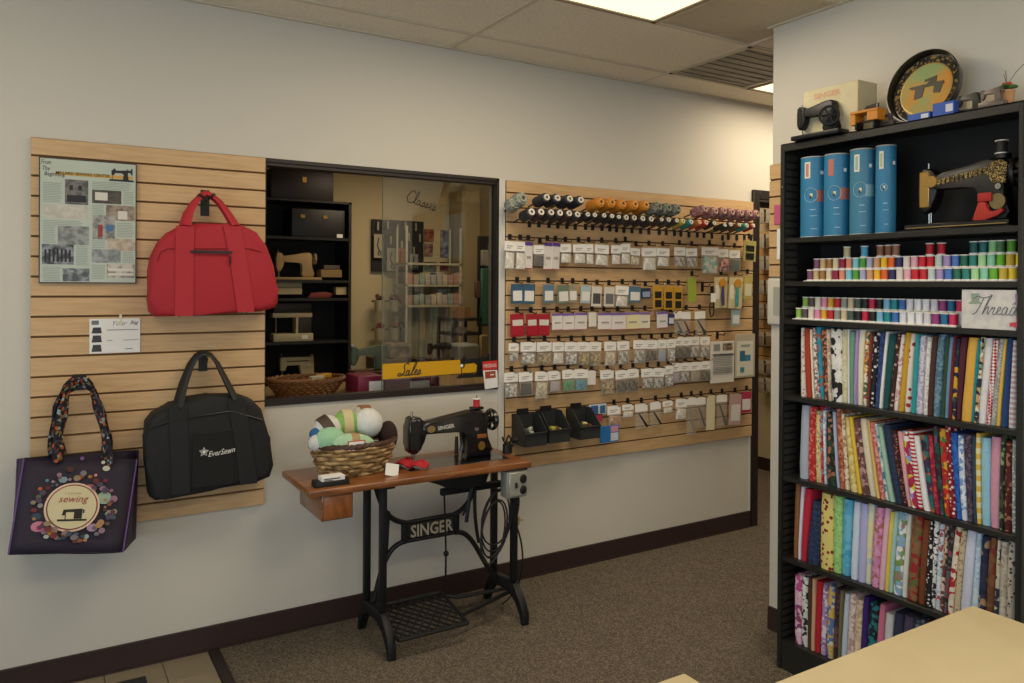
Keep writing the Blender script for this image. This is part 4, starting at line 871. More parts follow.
hook(702.5, 282, 'empty black slatwall hook beside the lime green card', drop=.06, wdt=.022, length=.06)
hook(717.5, 331, 'empty black slatwall hook above the instruction booklet', drop=.05, wdt=.022, length=.06)
p = onY(712, 286, YP); kc = thing('cable_pack', 'coiled black cable with white tag hanging between cards', 'cable', p)
MB().tube([(.018*math.cos(a*PI/8), .0, -.14+.05*math.sin(a*PI/8)) for a in range(16)], .004, 6, closed=True).tube([(0, 0, 0), (.004, 0, -.09)], .012, 6).build('cable_coil', M['black'], kc)
MB().box(-.022, .022, -.014, -.012, -.10, -.045).build('paper_tag', M['paper'], kc, smooth=0)
def sheet(name, label, cat, x0, y0, x1, y1, Y, c, extra):
    a = onY(x0, y0, Y); b_ = onY(x1, y1, Y); w_ = b_.x-a.x; h_ = a.z-b_.z; t = thing(name, label, cat, (a.x, Y, b_.z))
    MB().rbox(0, w_, -.004, .003, 0, h_, .001, 1).build('sheet', mat(c, .5), t, smooth=0)
    for k_, (nm, u0, v0, u1, v1, c_) in enumerate(extra): MB().box(u0*w_, u1*w_, -.0055-.0004*k_, -.004, (1-v1)*h_, (1-v0)*h_).build(nm, mat(c_, .5) if isinstance(c_, str) else c_, t, smooth=0)
    return t
sheet('instruction_booklet', 'white instruction leaflet with round logo hanging by the parts bags', 'leaflet', 710.5, 342, 733.5, 381.5, -.075, '#d9d4ca',
      [('photo_print', .5, .04, .92, .22, pat('blotch', ['#3c3028', '#a8937c', '#6a5444'], 40)), ('logo_mark', .12, .06, .38, .22, '#8a8a86')] + [('text_line', .1, v, .92, v+.012, '#8f8b84') for v in (.29, .35, .39, .43, .47, .51, .56, .62, .66, .70, .74)] + [('title_line', .08, .305, .95, .33, '#4a4844')])
sheet('pattern_sleeve', 'clear sleeve with blue patchwork picture hanging by the door casing', 'leaflet', 735, 334.5, 754.3, 376.5, -.075, '#b8ae98',
      [('paper_insert', .06, .16, .90, .96, '#d6d2c4'), ('picture', .22, .38, .48, .62, '#2d6a8c'), ('picture', .48, .48, .76, .62, '#3f7f9c'), ('picture', .24, .76, .44, .88, '#4a7f8c'), ('title_line', .28, .24, .72, .28, '#8f9a92')])
# blue booklet and packs by the bins
sheet('pattern_booklet', 'blue and white booklet leaning below the hooks beside the bins', 'booklet', 600, 426.5, 618.5, 441, -.10, '#2a6fb0', [('picture', .55, .05, .95, .4, '#c98fa8'), ('picture', .55, .45, .95, .92, '#c9cfd6')])
sheet('notion_card', 'blue and white ring card above the booklet by the bins', 'card', 589, 405, 606, 414, -.05, '#c9cfd6', [('picture', .1, .1, .5, .9, '#3a5f9a'), ('picture', .62, .15, .92, .85, '#34688f')])
sheet('notion_card', 'small pink card half hidden behind the third bin', 'card', 595, 414, 602, 421, -.05, '#b8365a', [])
# black parts bins
def bin_(px0, py_top, px1, py_bot, label, bits):
    Yf = -.16; p = onY(px0, py_bot, Yf+.0); t = thing('storage_bin', label, 'bin', (p.x, -.022, p.z), 0, 'black hanging bins')
    w_ = .132; d = .135; hb = .155; hf = .072
    b = MB(); th = .003
    sd = [(0, 0), (-d, 0), (-d-.012, hf), (-d*.45, hb), (0, hb)]
    for x in (0, w_-th):
        b.prism(sd, x, x+th, T=Matrix(((0, 1, 0, 0), (1, 0, 0, 0), (0, 0, 1, 0), (0, 0, 0, 1))))
    b.box(0, w_, -th, 0, 0, hb); b.box(0, w_, -d, 0, 0, th); b.box(0, w_, -d-.006, -d, 0, hf-.006)
    b.build('bin_shell', mat('#2a2c2c', .6), t, smooth=0)
    MB().rbox(-.002, w_+.002, -d-.018, -d-.004, hf-.008, hf, .002, 1).build('bin_lip', mat('#1e1f1f', .45), t)
    MB().box(.03, w_-.03, -.004, .0, hb-.01, hb+.022).build('hanger_tab', mat('#141414', .5), t, smooth=0)
    random.seed(px0)
    for c_, k_ in bits:
        for i in range(k_):
            x, y, z = random.uniform(.03, w_-.04), random.uniform(-d+.02, -.04), .035+.02*random.random()
            MB().rbox(-.014, .014, -.008, .008, -.012, .012, .003, 1).build('small_part', mat(c_, .4), t, loc=(x, y, z+.02), rotz=random.random()*3)
    return t
bin_(525, 413, 546, 447.5, 'black open parts bin nearest the window with pale bits inside', [('#7f9a90', 3), ('#c9ccc0', 2), ('#4a4038', 4)])
bin_(549, 411, 574, 443.8, 'middle black parts bin with yellow pieces inside', [('#c9c03a', 4), ('#8a3a28', 2), ('#5a5248', 4)])
bin_(580, 408, 600, 440, 'black parts bin beside the blue booklet', [('#d8d29a', 1), ('#7a3a30', 3), ('#5c5030', 4)])

# ---------------------------------------------------------------- thread cones on pegs
def cone(px, py, r, L_, c, ring, label, group, Y=-.20, Ye=None, hole='#4a4236', cname='thread_cone', wrap=None):
    p = onY(px, py, Y); Ye = Ye if Ye is not None else (-.105 if group == G2 else -.085); pe = Vector((p.x-.004, Ye, p.z-.022)); v = pe-Vector(p); q = v.to_track_quat('Z', 'Y')
    t = thing(cname, label, 'thread cone', p, 0, group); t.rotation_mode = 'QUATERNION'; t.rotation_quaternion = q; Ln = v.length
    MB().lathe([(r*.62, .0), (r*.92, .004), (r*1.0, .012), (r*1.08, Ln*.85), (r*1.0, Ln*.92), (r*.3, Ln*.92)], 14).build('thread', c if not isinstance(c, str) else mat(c, .6, bump=.2, bscale=300), t)
    MB().lathe([(r*.28, -.001), (r*.32, -.006), (r*.62, -.006), (r*.66, .002)], 14).build('cone_core', mat(ring, .5), t)
    MB().cyl((0, 0, Ln*.9), (0, 0, Ln*abs((Y+.022)/(Y-Ye))), .004, 6).build('peg_rod', M['black'], t, smooth=0)
    MB().lathe([(r*.30, -.002), (.0001, -.0015)], 10).build('core_hole', mat(hole, .8), t, smooth=0)
    return t
G1 = 'large thread cones on the upper pegs'; G2 = 'thread cones on the lower pegs'
blk = pat('stripes', ['#23262b', '#2d3036'], 300)
for i, (x, y) in enumerate([(546.6, 197.3), (557.3, 198), (569.7, 198.8), (580.7, 200)]):
    cone(x, y, .027, .16, '#2b2e34', '#dcd3c2', 'black thread cone with white core, %s from the window' % ORD[i], G1, -.19)
for i, (x, y) in enumerate([(601, 202), (612, 202.4), (623, 203.7), (635, 204.4), (646, 205)]):
    cone(x, y, .031, .16, '#c67c1e', '#d08c30', 'amber gold thread cone, %s from the window' % ORD[i], G1, -.19)
tul = pat('multi', ['#5f6358', '#7d8272', '#4a4d44', '#8e9184'], 90)
for i, (x, y) in enumerate([(516, 202), (523, 198)]): cone(x, y, .036, .1, pat('multi', ['#7d8272', '#8e9184', '#6c7064', '#a3a596'], 90), '#97998a', ['grey-green netting roll at the window end of the pegs', 'second grey-green netting roll behind the first'][i], G1, -.13-.03*i, -.07)
for i, (x, y) in enumerate([(659, 206.5), (668.5, 207.5), (678, 208.5)]): cone(x, y, .031, .16, tul, '#6f7364', 'dark grey wrapped cone past the amber cones, %s of three' % ORD[i], G1, -.19)
pinkm = pat('multi', ['#8a5a60', '#a8787a', '#7a4a54', '#b89088'], 90)
for i, (x, y) in enumerate([(705, 209), (715.5, 211), (724, 211), (732, 212), (741, 212.8), (750, 213.5), (757, 213.8)]): cone(x, y, .029, .16, pinkm, '#b08a7c', 'dusty pink wrapped cone, %s along the row' % ORD[i], G1, -.19)
low = [(531.5, 212, .028, '#2f2a2c', '#e6dfd0'), (541, 212, .027, '#3a2226', '#e3dccc'), (551, 212.5, .026, '#30282a', '#d9d2c2'), (559.8, 213, .026, '#2c2628', '#e3dccc'), (569, 213.5, .025, '#3c2428', '#dfd8c8'), (577.3, 214.5, .025, '#2a2426', '#e3dccc'),
       (587.6, 214.5, .019, '#26211f', '#e0d8c6'), (594.6, 215, .019, '#221e1d', '#e0d8c6'), (604, 215.5, .019, '#2a2320', '#e0d8c6'), (611.8, 216.2, .019, '#231f1e', '#e0d8c6'), (618.6, 217, .018, '#221e1d', '#e0d8c6'), (626, 217.6, .024, '#2a2524', '#c9c1ae'), (634, 218, .024, '#2e2826', '#c9c1ae'),
       (642.6, 218.6, .024, '#2a2422', '#cfc7b4'), (651, 219.2, .024, '#2b2626', '#cfc7b4'), (661.4, 219.6, .018, '#3a2a24', '#dcd4c0'), (668.4, 219.8, .022, '#3c3834', '#d0c8b4'), (676.6, 220.6, .019, '#34302e', '#dcd4c0'), (683, 221.3, .021, '#b0a23e', '#d2cb8c'), (691, 222, .021, '#2f7f80', '#bfd0c4'),
       (699.4, 222.2, .020, '#b5622c', '#dcb48c'), (706, 222.6, .022, '#b2332c', '#dfb8a4'), (714, 223.2, .018, '#2c2a2c', '#dcd4c4'), (724.6, 225.2, .017, '#2a2826', '#cfd0b8'), (730.4, 224.6, .019, '#4a4644', '#d6cec0'), (739, 225, .018, '#6f5034', '#dcc8a0'), (746.6, 225.6, .020, '#3f8f86', '#c9d6c4'), (753.2, 225.6, .018, '#b23a24', '#e0cab4')]
for i, (x, y, r, c_, ring) in enumerate(low):
    nm = 'black'
    nm = {18: 'yellow', 19: 'teal', 20: 'orange', 21: 'red', 25: 'brown', 26: 'sea green', 27: 'bright red'}.get(i, 'dark')
    lb = ('%s thread cone with pale core on the lower pegs beside the %s' % (nm, 'yellow and red cones' if i < 27 else 'door casing')) if nm != 'dark' else '%s dark thread cone from the window on the lower pegs' % ORD[i]
    if i == 25: lb = 'brown thread cone between the dark and sea green ones on the lower pegs'
    if i == 26: lb = 'sea green thread cone between the brown and bright red ones'
    cone(x, y, r, .15, c_, ring, lb, G2, -.19)
pegs = MB()
for i, (x, y, *_) in enumerate(low):
    p = onY(x-2, y+14.5, -.024); g = thing('cone_peg', 'black peg under the %s lower thread cone from the window' % ORD[i], 'hook', (p.x, -.0215, p.z), 0, 'peg plates under the thread cones')
    MB().rbox(-.011, .011, -.004, 0, -.005, .03, .001, 1).build('peg_plate', M['black'], g, smooth=0)

# ================================================================ BLACK BOOKCASE
SX, SY0, SY1 = 2.5875, -1.3986, -2.360
BW, BD, BH = SY0-SY1, .258, 2.166
PL = [1.757, 1.580, 1.424, 1.111, .778, .446, .10]     # underside of each shelf
bc = thing('bookcase', 'tall black metal bookcase full of fabric and thread by the partition', 'bookcase', (SX, SY0, 0), -PI/2)
cab = M['cab']
MB().rbox(0, .006, .0, BD, 0, BH, .001, 1).rbox(.006, .020, 0, .012, 0, BH, .001, 1).build('side_panel', cab, bc)
MB().rbox(BW-.006, BW, .0, BD, 0, BH, .001, 1).rbox(BW-.020, BW-.006, 0, .012, 0, BH, .001, 1).build('side_panel', cab, bc)
MB().box(.005, BW-.005, BD-.006, BD, 0, BH).build('back_panel', mat('#131312', .6), bc, smooth=0)
MB().rbox(0.02, BW-.02, .0, .012, BH-.032, BH, .001, 1).rbox(0, BW, .0, BD, BH-.006, BH, .001, 1).build('top_panel', cab, bc)
MB().rbox(.02, BW-.02, .004, .012, 0, .118, .001, 1).build('kick_plate', cab, bc)
for z in PL:
    MB().rbox(.012, BW-.020, .006, BD-.01, z, z+.020, .0015, 1).build('shelf', cab, bc)
for xx, s_ in ((.006, 1), (BW-.008, -1)):
    MB().box(xx, xx+.002, .022, .10, .12, BH-.04).build('slotted_strip', mat('#45433f', .4, .2), bc, smooth=0)
    b = MB(); z = .14
    while z < BH-.06: b.box(xx+.002 if s_ > 0 else xx-.001, xx+.003 if s_ > 0 else xx, .022, .10, z, z+.008); z += .0305
    o_ = b.build('strip_slots', mat('#0c0c0c', .6), bc, smooth=0); o_['kind'] = 'stuff'
MB().cyl((.012, -.003, 1.99), (.012, .001, 1.99), .004, 8).build('screw', M['chrome'], bc); MB().cyl((.012, -.003, 1.05), (.012, .001, 1.05), .004, 8).build('screw', M['chrome'], bc)
def fabric(xt0, xt1, xb0, xb1, z0, z1, m, name, label, group, zt=None, setback=0):
    Xf = SX+.022+setback
    yt0, yt1 = yAt(xt0, z1, Xf), yAt(xt1, z1, Xf); yb0, yb1 = yAt(xb0, z0, Xf), yAt(xb1, z0, Xf)
    dep = random.uniform(.17, .20); vs = []; fs = []; n = 5; N = 9; ph = random.random()*6
    oy = (yb0+yb1)/2
    for i in range(n+1):
        t = i/n; ya = yb0+(yt0-yb0)*t; yb = yb1+(yt1-yb1)*t; c = (ya+yb)/2-oy; w_ = abs(ya-yb)*.485; wob = .0015*math.sin(ph+4*t)
        z = z0+(z1-z0)*t-z0; sec = [(dep, w_*.8)]
        for k in range(7): a = PI/2-PI*k/6; sec.append((w_*.9*(1-math.cos(a))*.9 if w_ < .012 else .011*(1-math.cos(a)), w_*math.sin(a)))
        sec.append((dep, -w_*.8)); rnd = .002 if i in (0, n) else 0
        for (dx, dy) in sec: vs.append((dx+rnd+wob, c+dy*(1 if i not in (0, n) else .9), z))
    for i in range(n):
        for k in range(N-1): fs.append((i*N+k, i*N+k+1, (i+1)*N+k+1, (i+1)*N+k))
        fs.append((i*N+N-1, i*N, (i+1)*N, (i+1)*N+N-1))
    fs += [tuple(range(N-1, -1, -1)), tuple(n*N+k for k in range(N))]
    o = MB().add(vs, fs).build(name, m, smooth=50); o.location = (Xf, oy, z0)
    return tag(o, label, 'fabric', group)
def F(k, cols, s=70): return mat(cols[0], .9, bump=.3, bscale=120) if k == 'p' else pat({'d': 'dots', 'm': 'multi', 's': 'stripes', 'c': 'check', 'b': 'blotch'}[k], cols, s*(1.3 if k in 'dm' else 1))
SHA = [(800.3, 799.5, 'd', ['#d8d0c6', '#a9858a'], 60, 'cream spotted'), (803, 805, 'p', ['#a83c22'], 0, 'rust red'), (809.2, 811.5, 'p', ['#e6dfc8'], 0, 'ivory'), (811.5, 814, 'm', ['#dcd4cc', '#5a6a68', '#c97a80', '#e6e0d8'], 110, 'small floral'), (814.3, 819.5, 'm', ['#1a8aa0', '#1a8aa0', '#a8502a', '#2f96ac'], 50, 'teal and orange'),
 (820, 823.5, 'm', ['#b05840', '#5a3020', '#c9846a', '#3f3020'], 70, 'coral and brown'), (825, 827.8, 'm', ['#c9b8a4', '#b09880', '#d8cabb'], 90, 'tan sprigged'), (828.5, 830.6, 'b', ['#1d1d1d', '#d9d7d2', '#e3e1dc'], 22, 'black and white cow'), (840.3, 841.2, 'm', ['#cfc69c', '#d9d2ae', '#c4ba8c'], 50, 'khaki cream'),
 (846.8, 847, 'p', ['#dfe3e0'], 0, 'pale white'), (849, 849.3, 'p', ['#6f9c84'], 0, 'sage green'), (854.5, 853.2, 'p', ['#a48fc0'], 0, 'lavender'), (858.2, 855.5, 'p', ['#e3dcc0'], 0, 'plain cream'), (864.8, 862, 'm', ['#d9a23a', '#e6dcc6', '#4f6f52', '#b04a3a'], 80, 'yellow floral'), (869.4, 866, 'p', ['#7a3a2c'], 0, 'red brown'),
 (872, 867.7, 'd', ['#1c1b24', '#dcd8d2'], 55, 'black polka dot'), (879.5, 873.5, 'b', ['#1f2f5a', '#34508a', '#2a3f70'], 70, 'navy mottled'), (884.8, 878.5, 'p', ['#e6e6e2'], 0, 'bright white'), (887.8, 881.2, 'p', ['#14504f'], 0, 'dark teal'), (895.7, 888, 'd', ['#3c1c18', '#b89a84'], 50, 'brown blotched'), (900.3, 892.5, 'm', ['#e3dad6', '#c9a0a8', '#eee8e2'], 90, 'white and pink'),
 (904.5, 897.5, 'p', ['#c99a2c'], 0, 'mustard gold'), (909.8, 902.3, 'd', ['#e0d6cc', '#a02030'], 34, 'cream with red hearts'), (915.5, 910, 'p', ['#2f9a9c'], 0, 'bright teal'), (918.8, 913.5, 'm', ['#cfc8d8', '#b0a4c4', '#dcd6e0'], 110, 'lavender sprigged'), (926.5, 922, 'm', ['#dcdad2', '#c0bdb4', '#e3e1da'], 120, 'grey lace'), (931.3, 926, 'p', ['#4a2c28'], 0, 'dark brown'),
 (936.8, 931.3, 'm', ['#5a7c8f', '#7a9aa8', '#4a6a80'], 90, 'slate blue print'), (945, 939.8, 'p', ['#2c4a38'], 0, 'forest green'), (948.8, 943.2, 'p', ['#6a8aa8'], 0, 'dusty blue'), (953, 947.4, 'p', ['#6a1c28'], 0, 'maroon'), (955.7, 950.9, 'm', ['#1c2444', '#1c2444', '#d0a030', '#2a4a38'], 40, 'navy and yellow'), (959.5, 955, 'p', ['#4f1f30'], 0, 'wine'),
 (966.9, 959.2, 'p', ['#dba848'], 0, 'golden yellow'), (977.3, 970.3, 'p', ['#138a9a'], 0, 'turquoise'), (980, 973.4, 'm', ['#8a9a80', '#2c2a3a', '#c9a06a', '#dcd6c6'], 60, 'mixed floral'), (983.6, 976.6, 'p', ['#dedcdc'], 0, 'soft white'), (991.9, 984.9, 'c', ['#b02030', '#e9dedc'], 130, 'red and white checked'), (998.2, 989.8, 'm', ['#9a9a98', '#b9b9b6', '#8a8a88'], 160, 'grey tweed'),
 (1003.4, 995, 'p', ['#e0b950'], 0, 'lemon'), (1006.2, 999.5, 'p', ['#23447a'], 0, 'royal blue'), (1012.2, 1006.8, 's', ['#e3dede', '#c9a8ac'], 60, 'pink and white striped'), (1015.9, 1015.2)]
SHB = [(800, 798, 'p', ['#aab2c0'], 0, 'pale blue-grey'), (808, 807.3, 'm', ['#c02a2a', '#b02020', '#d8786a'], 80, 'red floral'), (814.5, 814.7, 'd', ['#dcc68c', '#8a5a40'], 90, 'cream and yellow'), (820, 821, 'm', ['#b01c38', '#c93a50', '#8fa0c0'], 60, 'crimson edged'), (822, 823.5, 'm', ['#d3dae0', '#a0b8cc', '#e3e6e8'], 80, 'pale sky'),
 (825.2, 825.5, 'm', ['#1a221c', '#26402c', '#141a16', '#a86a50'], 55, 'black and green'), (831.2, 836.5, 'p', ['#b4bfd8'], 0, 'thin periwinkle'), (834.5, 839.5, 'm', ['#a85838', '#c98a6a', '#8a4028'], 90, 'rust floral'), (840.3, 844, 'm', ['#dccfae', '#e6dcc4', '#b08a70'], 60, 'cream floral'), (844.2, 848.6, 'm', ['#e0cf8a', '#d4c07a', '#c9a85a'], 70, 'pale yellow'),
 (848.4, 857, 'p', ['#e3bf3c'], 0, 'sunny yellow'), (851.5, 861, 'm', ['#5a3a3c', '#7a4a50', '#b08f84'], 60, 'mauve brown'), (858.3, 868.5, 'p', ['#dcd2b4'], 0, 'cream linen'), (866.3, 876, 'p', ['#e0b868'], 0, 'peach yellow'), (868.7, 879.5, 'm', ['#c9706a', '#d89a90', '#b04a50'], 90, 'coral print'), (873.5, 885, 'm', ['#cfd6cc', '#a9bcc0', '#3f7f94'], 60, 'white and aqua'),
 (876.5, 888, 'p', ['#9fc0ac'], 0, 'mint'), (880.8, 894.5, 's', ['#1c2c48', '#24344f'], 50, 'navy dashed'), (888.8, 901.5, 'd', ['#3a1a1c', '#b06a60'], 90, 'dark burgundy print'), (896, 907.5, 'p', ['#dba0a6'], 0, 'rose pink'), (901, 910, 'm', ['#e3dce0', '#b02050', '#7a9ad0', '#c9c03a', '#e6e0dc', '#a01838'], 40, 'bright butterfly'), (907, 917, 's', ['#b82436', '#e6dcd8'], 75, 'red and white striped'),
 (912.2, 922, 'p', ['#e6e4e2'], 0, 'clean white'), (918, 930, 'm', ['#2c2430', '#1f6a6a', '#b0602a', '#3a2c50'], 34, 'dark multicoloured'), (926.7, 934, 'm', ['#8a1830', '#9a2038', '#c04050'], 90, 'deep crimson'), (931, 939.5, 'm', ['#4a2a3c', '#1f4a44', '#6a4a6a', '#2c1c24'], 40, 'plum and green'), (937, 944, 'm', ['#b01c24', '#c02a20', '#d8a030', '#2f7a40', '#a01820'], 46, 'red parrot'), (944, 949, 'd', ['#8a1420', '#e3d8d2'], 60, 'red polka dot'),
 (949.3, 955.5, 'm', ['#1f5ab0', '#2f6ac0', '#184a98'], 90, 'cobalt blue'), (956.4, 960.8, 'm', ['#ccd6e6', '#e3e8ee', '#7a9ac8'], 60, 'white and blue'), (962, 966, 'm', ['#4a3a4c', '#6a5a68', '#3a2a3c'], 110, 'purple brown'), (971.3, 973, 'p', ['#2a4458'], 0, 'slate'), (974.8, 975.7, 's', ['#d8b24a', '#e3d6a8'], 28, 'yellow gingham'), (979.8, 980, 'p', ['#93c4d6'], 0, 'light blue'),
 (989.4, 989, 'p', ['#cf94a8'], 0, 'candy pink'), (1000.3, 998.5, 'm', ['#1f2c20', '#3a4a30', '#8a9a70'], 60, 'dark green floral'), (1004.7, 1002.4, 'm', ['#5a1c1c', '#4a1614', '#a8705a'], 60, 'oxblood floral'), (1011.8, 1011, 'd', ['#9aa09c', '#e6e6e2'], 90, 'grey dotted'), (1015.9, 1015.2)]
SHC = [(794, 792.5, 'p', ['#8a5a30'], 0, 'caramel brown'), (800, 797.3, 'p', ['#dcd6e6'], 0, 'white lilac'), (803.5, 800, 'p', ['#bb2038'], 0, 'cherry red'), (811, 805, 'c', ['#1c2a4a', '#2c3c60'], 60, 'navy plaid'), (819.5, 818.5, 'd', ['#dccb78', '#8a2020'], 40, 'yellow ladybird'), (832, 832, 'm', ['#9acc78', '#a8d488', '#86bc6a'], 70, 'apple green'),
 (842, 840, 'm', ['#5aaed0', '#74bcd8', '#48a0c8'], 30, 'sky blue'), (852.7, 849, 'p', ['#d0dcec'], 0, 'icy white'), (859.5, 856.5, 'p', ['#b4b4dc'], 0, 'pale violet'), (867.3, 864, 'm', ['#d8dcc0', '#e6e0a8', '#b8d0dc'], 30, 'pale yellow and blue'), (874.5, 869.7, 'm', ['#dc9cc0', '#d088b4', '#b06a6a'], 60, 'orchid print'), (883.3, 877.7, 'p', ['#e0b4c8'], 0, 'baby pink'), (889.8, 883.3, 'p', ['#e0c958'], 0, 'primrose'),
 (893.8, 887.4, 'p', ['#a4ccc4'], 0, 'pale aqua'), (897.8, 891.4, 'm', ['#dce0e0', '#8ab0cc', '#7f9a58', '#e6e6e2', '#a08078'], 40, 'white and blue patchwork'), (906.7, 901, 'p', ['#dcdad0'], 0, 'off-white'), (910.7, 906, 'm', ['#7a5434', '#8a6440', '#9a2428', '#5a6a3c'], 42, 'brown rose'), (922.8, 916.4, 'p', ['#7a4022'], 0, 'russet'), (929.2, 923.6, 'd', ['#17171a', '#dcdcd8'], 66, 'black dotted'),
 (933, 930, 'm', ['#dcdcd8', '#2a2a2e', '#e9e9e6'], 80, 'white and black print'), (938.8, 934.4, 'm', ['#b8ccd8', '#d8e0e4', '#b0505a'], 60, 'pale blue rose'), (943.9, 938.8, 'm', ['#c9a884', '#7a3c3c', '#dcd0b8', '#4a4a4a'], 60, 'tan figured'), (948.3, 943.2, 'm', ['#2a2c32', '#5a5c62', '#8a3a50', '#1c1c20'], 60, 'charcoal figured'), (954, 946, 'm', ['#dccfb8', '#e3d8c6', '#b02c2c', '#d4c8b0'], 44, 'ivory with red blooms'),
 (960.7, 952, 'd', ['#cbb798', '#9a8468'], 70, 'beige pin dot'), (965.9, 957.8, 'p', ['#cfd2e4'], 0, 'plain white-blue'), (976, 969.5, 'm', ['#b4cce0', '#c8dae6', '#a0b8d0'], 60, 'powder blue'), (980.5, 976.8, 'm', ['#1c2440', '#2a304a', '#a88a68'], 34, 'navy and tan'), (988.6, 983.4, 'm', ['#7a5432', '#6a4428', '#7a2a20'], 50, 'walnut figured'), (997.4, 992, 'm', ['#c9bfa8', '#2c344a', '#d8d0bc'], 50, 'cream and navy'),
 (1000.3, 996, 'm', ['#bdb4a4', '#cfc8b8', '#a89c8c'], 60, 'stone floral'), (1006.9, 1004.7, 'd', ['#c9c0b0', '#4a4448'], 60, 'ecru dotted'), (1015, 1013.5)]
SHD = [(793.8, 793.2, 'm', ['#c04a88', '#dcb0c8', '#8a3a6a', '#e0d0d8'], 44, 'magenta floral'), (801, 800, 'm', ['#cfcfcc', '#2a2c30', '#e3e3e0'], 60, 'monochrome print'), (807.7, 806.6, 'p', ['#4a3020'], 0, 'chocolate'), (811.4, 810, 'p', ['#c9a07a'], 0, 'apricot'), (815, 813.4, 'p', ['#b01c2c'], 0, 'scarlet'), (821.6, 819.5, 'm', ['#a88ab8', '#dcd0e0', '#8a6aa0'], 60, 'purple and white'), (827.5, 825, 'm', ['#d0b058', '#5a7ab0', '#e3d8b0'], 44, 'yellow and blue'),
 (834.8, 832, 'm', ['#3a2430', '#6a4048', '#221820'], 50, 'dark plum print'), (839, 835.6, 'p', ['#6f6a48'], 0, 'olive'), (843.5, 840, 'p', ['#b8c4d4'], 0, 'ice blue'), (848.7, 845, 'm', ['#d8c4c0', '#b89a94', '#e3d6d0'], 60, 'shell pink print'), (855.3, 851, 'm', ['#cbb89c', '#dccbb0', '#b8a084'], 60, 'sand'), (862.6, 857.5, 'p', ['#3a1c6a'], 0, 'deep purple'), (868.5, 864, 'm', ['#122028', '#1f7a80', '#182430'], 46, 'black and teal'),
 (878.7, 873, 'p', ['#c8708c'], 0, 'deep pink'), (884.5, 880, 'p', ['#c6c8cc'], 0, 'rolled white'), (893, 889, 'p', ['#2c2f4a'], 0, 'midnight'), (903, 898, 'p', ['#4a3f5a'], 0, 'grape'), (913, 908, 'm', ['#2a3440', '#6a7a88'], 60, 'steel print'), (924, 918, 'p', ['#5a3040'], 0, 'mulberry'), (935, 929, 'p', ['#22303c'], 0, 'petrol'), (947, 941, 'm', ['#8a8078', '#b0a698'], 60, 'taupe print'),
 (959, 953, 'p', ['#3a4a5c'], 0, 'denim'), (971, 965, 'm', ['#6a4a3c', '#8a6a58'], 60, 'cocoa print'), (983, 977, 'p', ['#c0b8a8'], 0, 'oatmeal'), (995, 990, 'p', ['#3c2c34'], 0, 'aubergine'), (1006, 1002, 'm', ['#a09890', '#7a746c'], 60, 'pewter print'), (1015, 1013)]
random.seed(5)
for shelf, nm, zi, topi, tops in ((SHA, 'top fabric shelf', 3, 2, (.006, .018)), (SHB, 'second fabric shelf', 4, 3, (.006, .03)), (SHC, 'third fabric shelf', 5, 4, (.004, .016)), (SHD, 'lowest fabric shelf', 6, 5, (.03, .06))):
    z0 = PL[zi]+.021; zt = PL[topi]
    for i in range(len(shelf)-1):
        a, b_ = shelf[i], shelf[i+1]; z1 = zt-random.uniform(*tops)
        if shelf is SHB and 8 <= i <= 24: z1 -= .012+.0012*(i-8)
        if shelf is SHC and a[5] == 'navy plaid': z1 = z0+.255
        pv = shelf[i-1][5] if i else None; nx_ = b_[5] if len(b_) > 2 else None
        rel = 'between %s and %s' % (pv, nx_) if pv and nx_ else ('beside %s at the aisle end' % nx_ if nx_ else 'beside %s at the far end' % pv)
        rel = ' '.join(rel.split()[:9])
        lab = '%s fabric %s' % (a[5], ('beside %s' % (pv or nx_)) if True else rel)
        lab = '%s folded fabric %s, %s' % (a[5], 'beside the ' + (pv or nx_) + ' one', nm)
        fabric(a[0], b_[0], a[1], b_[1], z0, z1, F(a[2], a[3], a[4] or 70), 'folded_fabric', lab, 'folded fabrics on the ' + nm, setback=random.uniform(0, .010))
# thread spools on stepped white racks
thread_me = MB().lathe([(.0128, .0035), (.0128, .0395)], 12).mesh('thread', mat('#ffffff'), 60)
rim_me = MB().lathe([(.0150, 0), (.0150, .0035), (.0128, .0035)], 12).lathe([(.0128, .0395), (.0150, .0395), (.0150, .043), (.005, .043)], 12).mesh('spool_rim', M['white'], 60)
def spool(X, Y, z, c, label, group, sc_=1.0):
    t = thing('thread_spool', label, 'thread spool', (X, Y, z), 0, group); 
    inst('thread', thread_me, t, m=mat(c, .55, bump=.15, bscale=600), scale=(sc_, sc_, 1)); inst('spool_rim', rim_me, t, scale=(sc_, sc_, 1)); return t
up = [('mauve', '#7a4a68'), ('pale tan', '#c9ab7a'), ('brown', '#a0713c'), ('cream', '#d6c9a6'), ('magenta', '#8f1840'), ('salmon', '#d98a6c'), ('aqua', '#7cc4d6'), ('leaf green', '#4f9a34'), ('lavender grey', '#a4a8c8'), ('peach', '#d09a74'), ('yellow', '#e8b820'), ('orange', '#e06420'), ('navy', '#28285a'), ('ivory', '#ddd2cc'), ('pale pink', '#e3a9b8'), ('red', '#c81c2c'), ('bright red', '#c8202c'),
      ('pale grey', '#c0ccc8'), ('lilac', '#a890c0'), ('cornflower blue', '#4a74c0'), ('dark green', '#1f6a50'), ('deep teal', '#2a8078'), ('pale green', '#a8d49a'), ('mint', '#8cccac'), ('grass green', '#66b02c'), ('old gold', '#c9b040'), ('golden yellow', '#e8c828')]
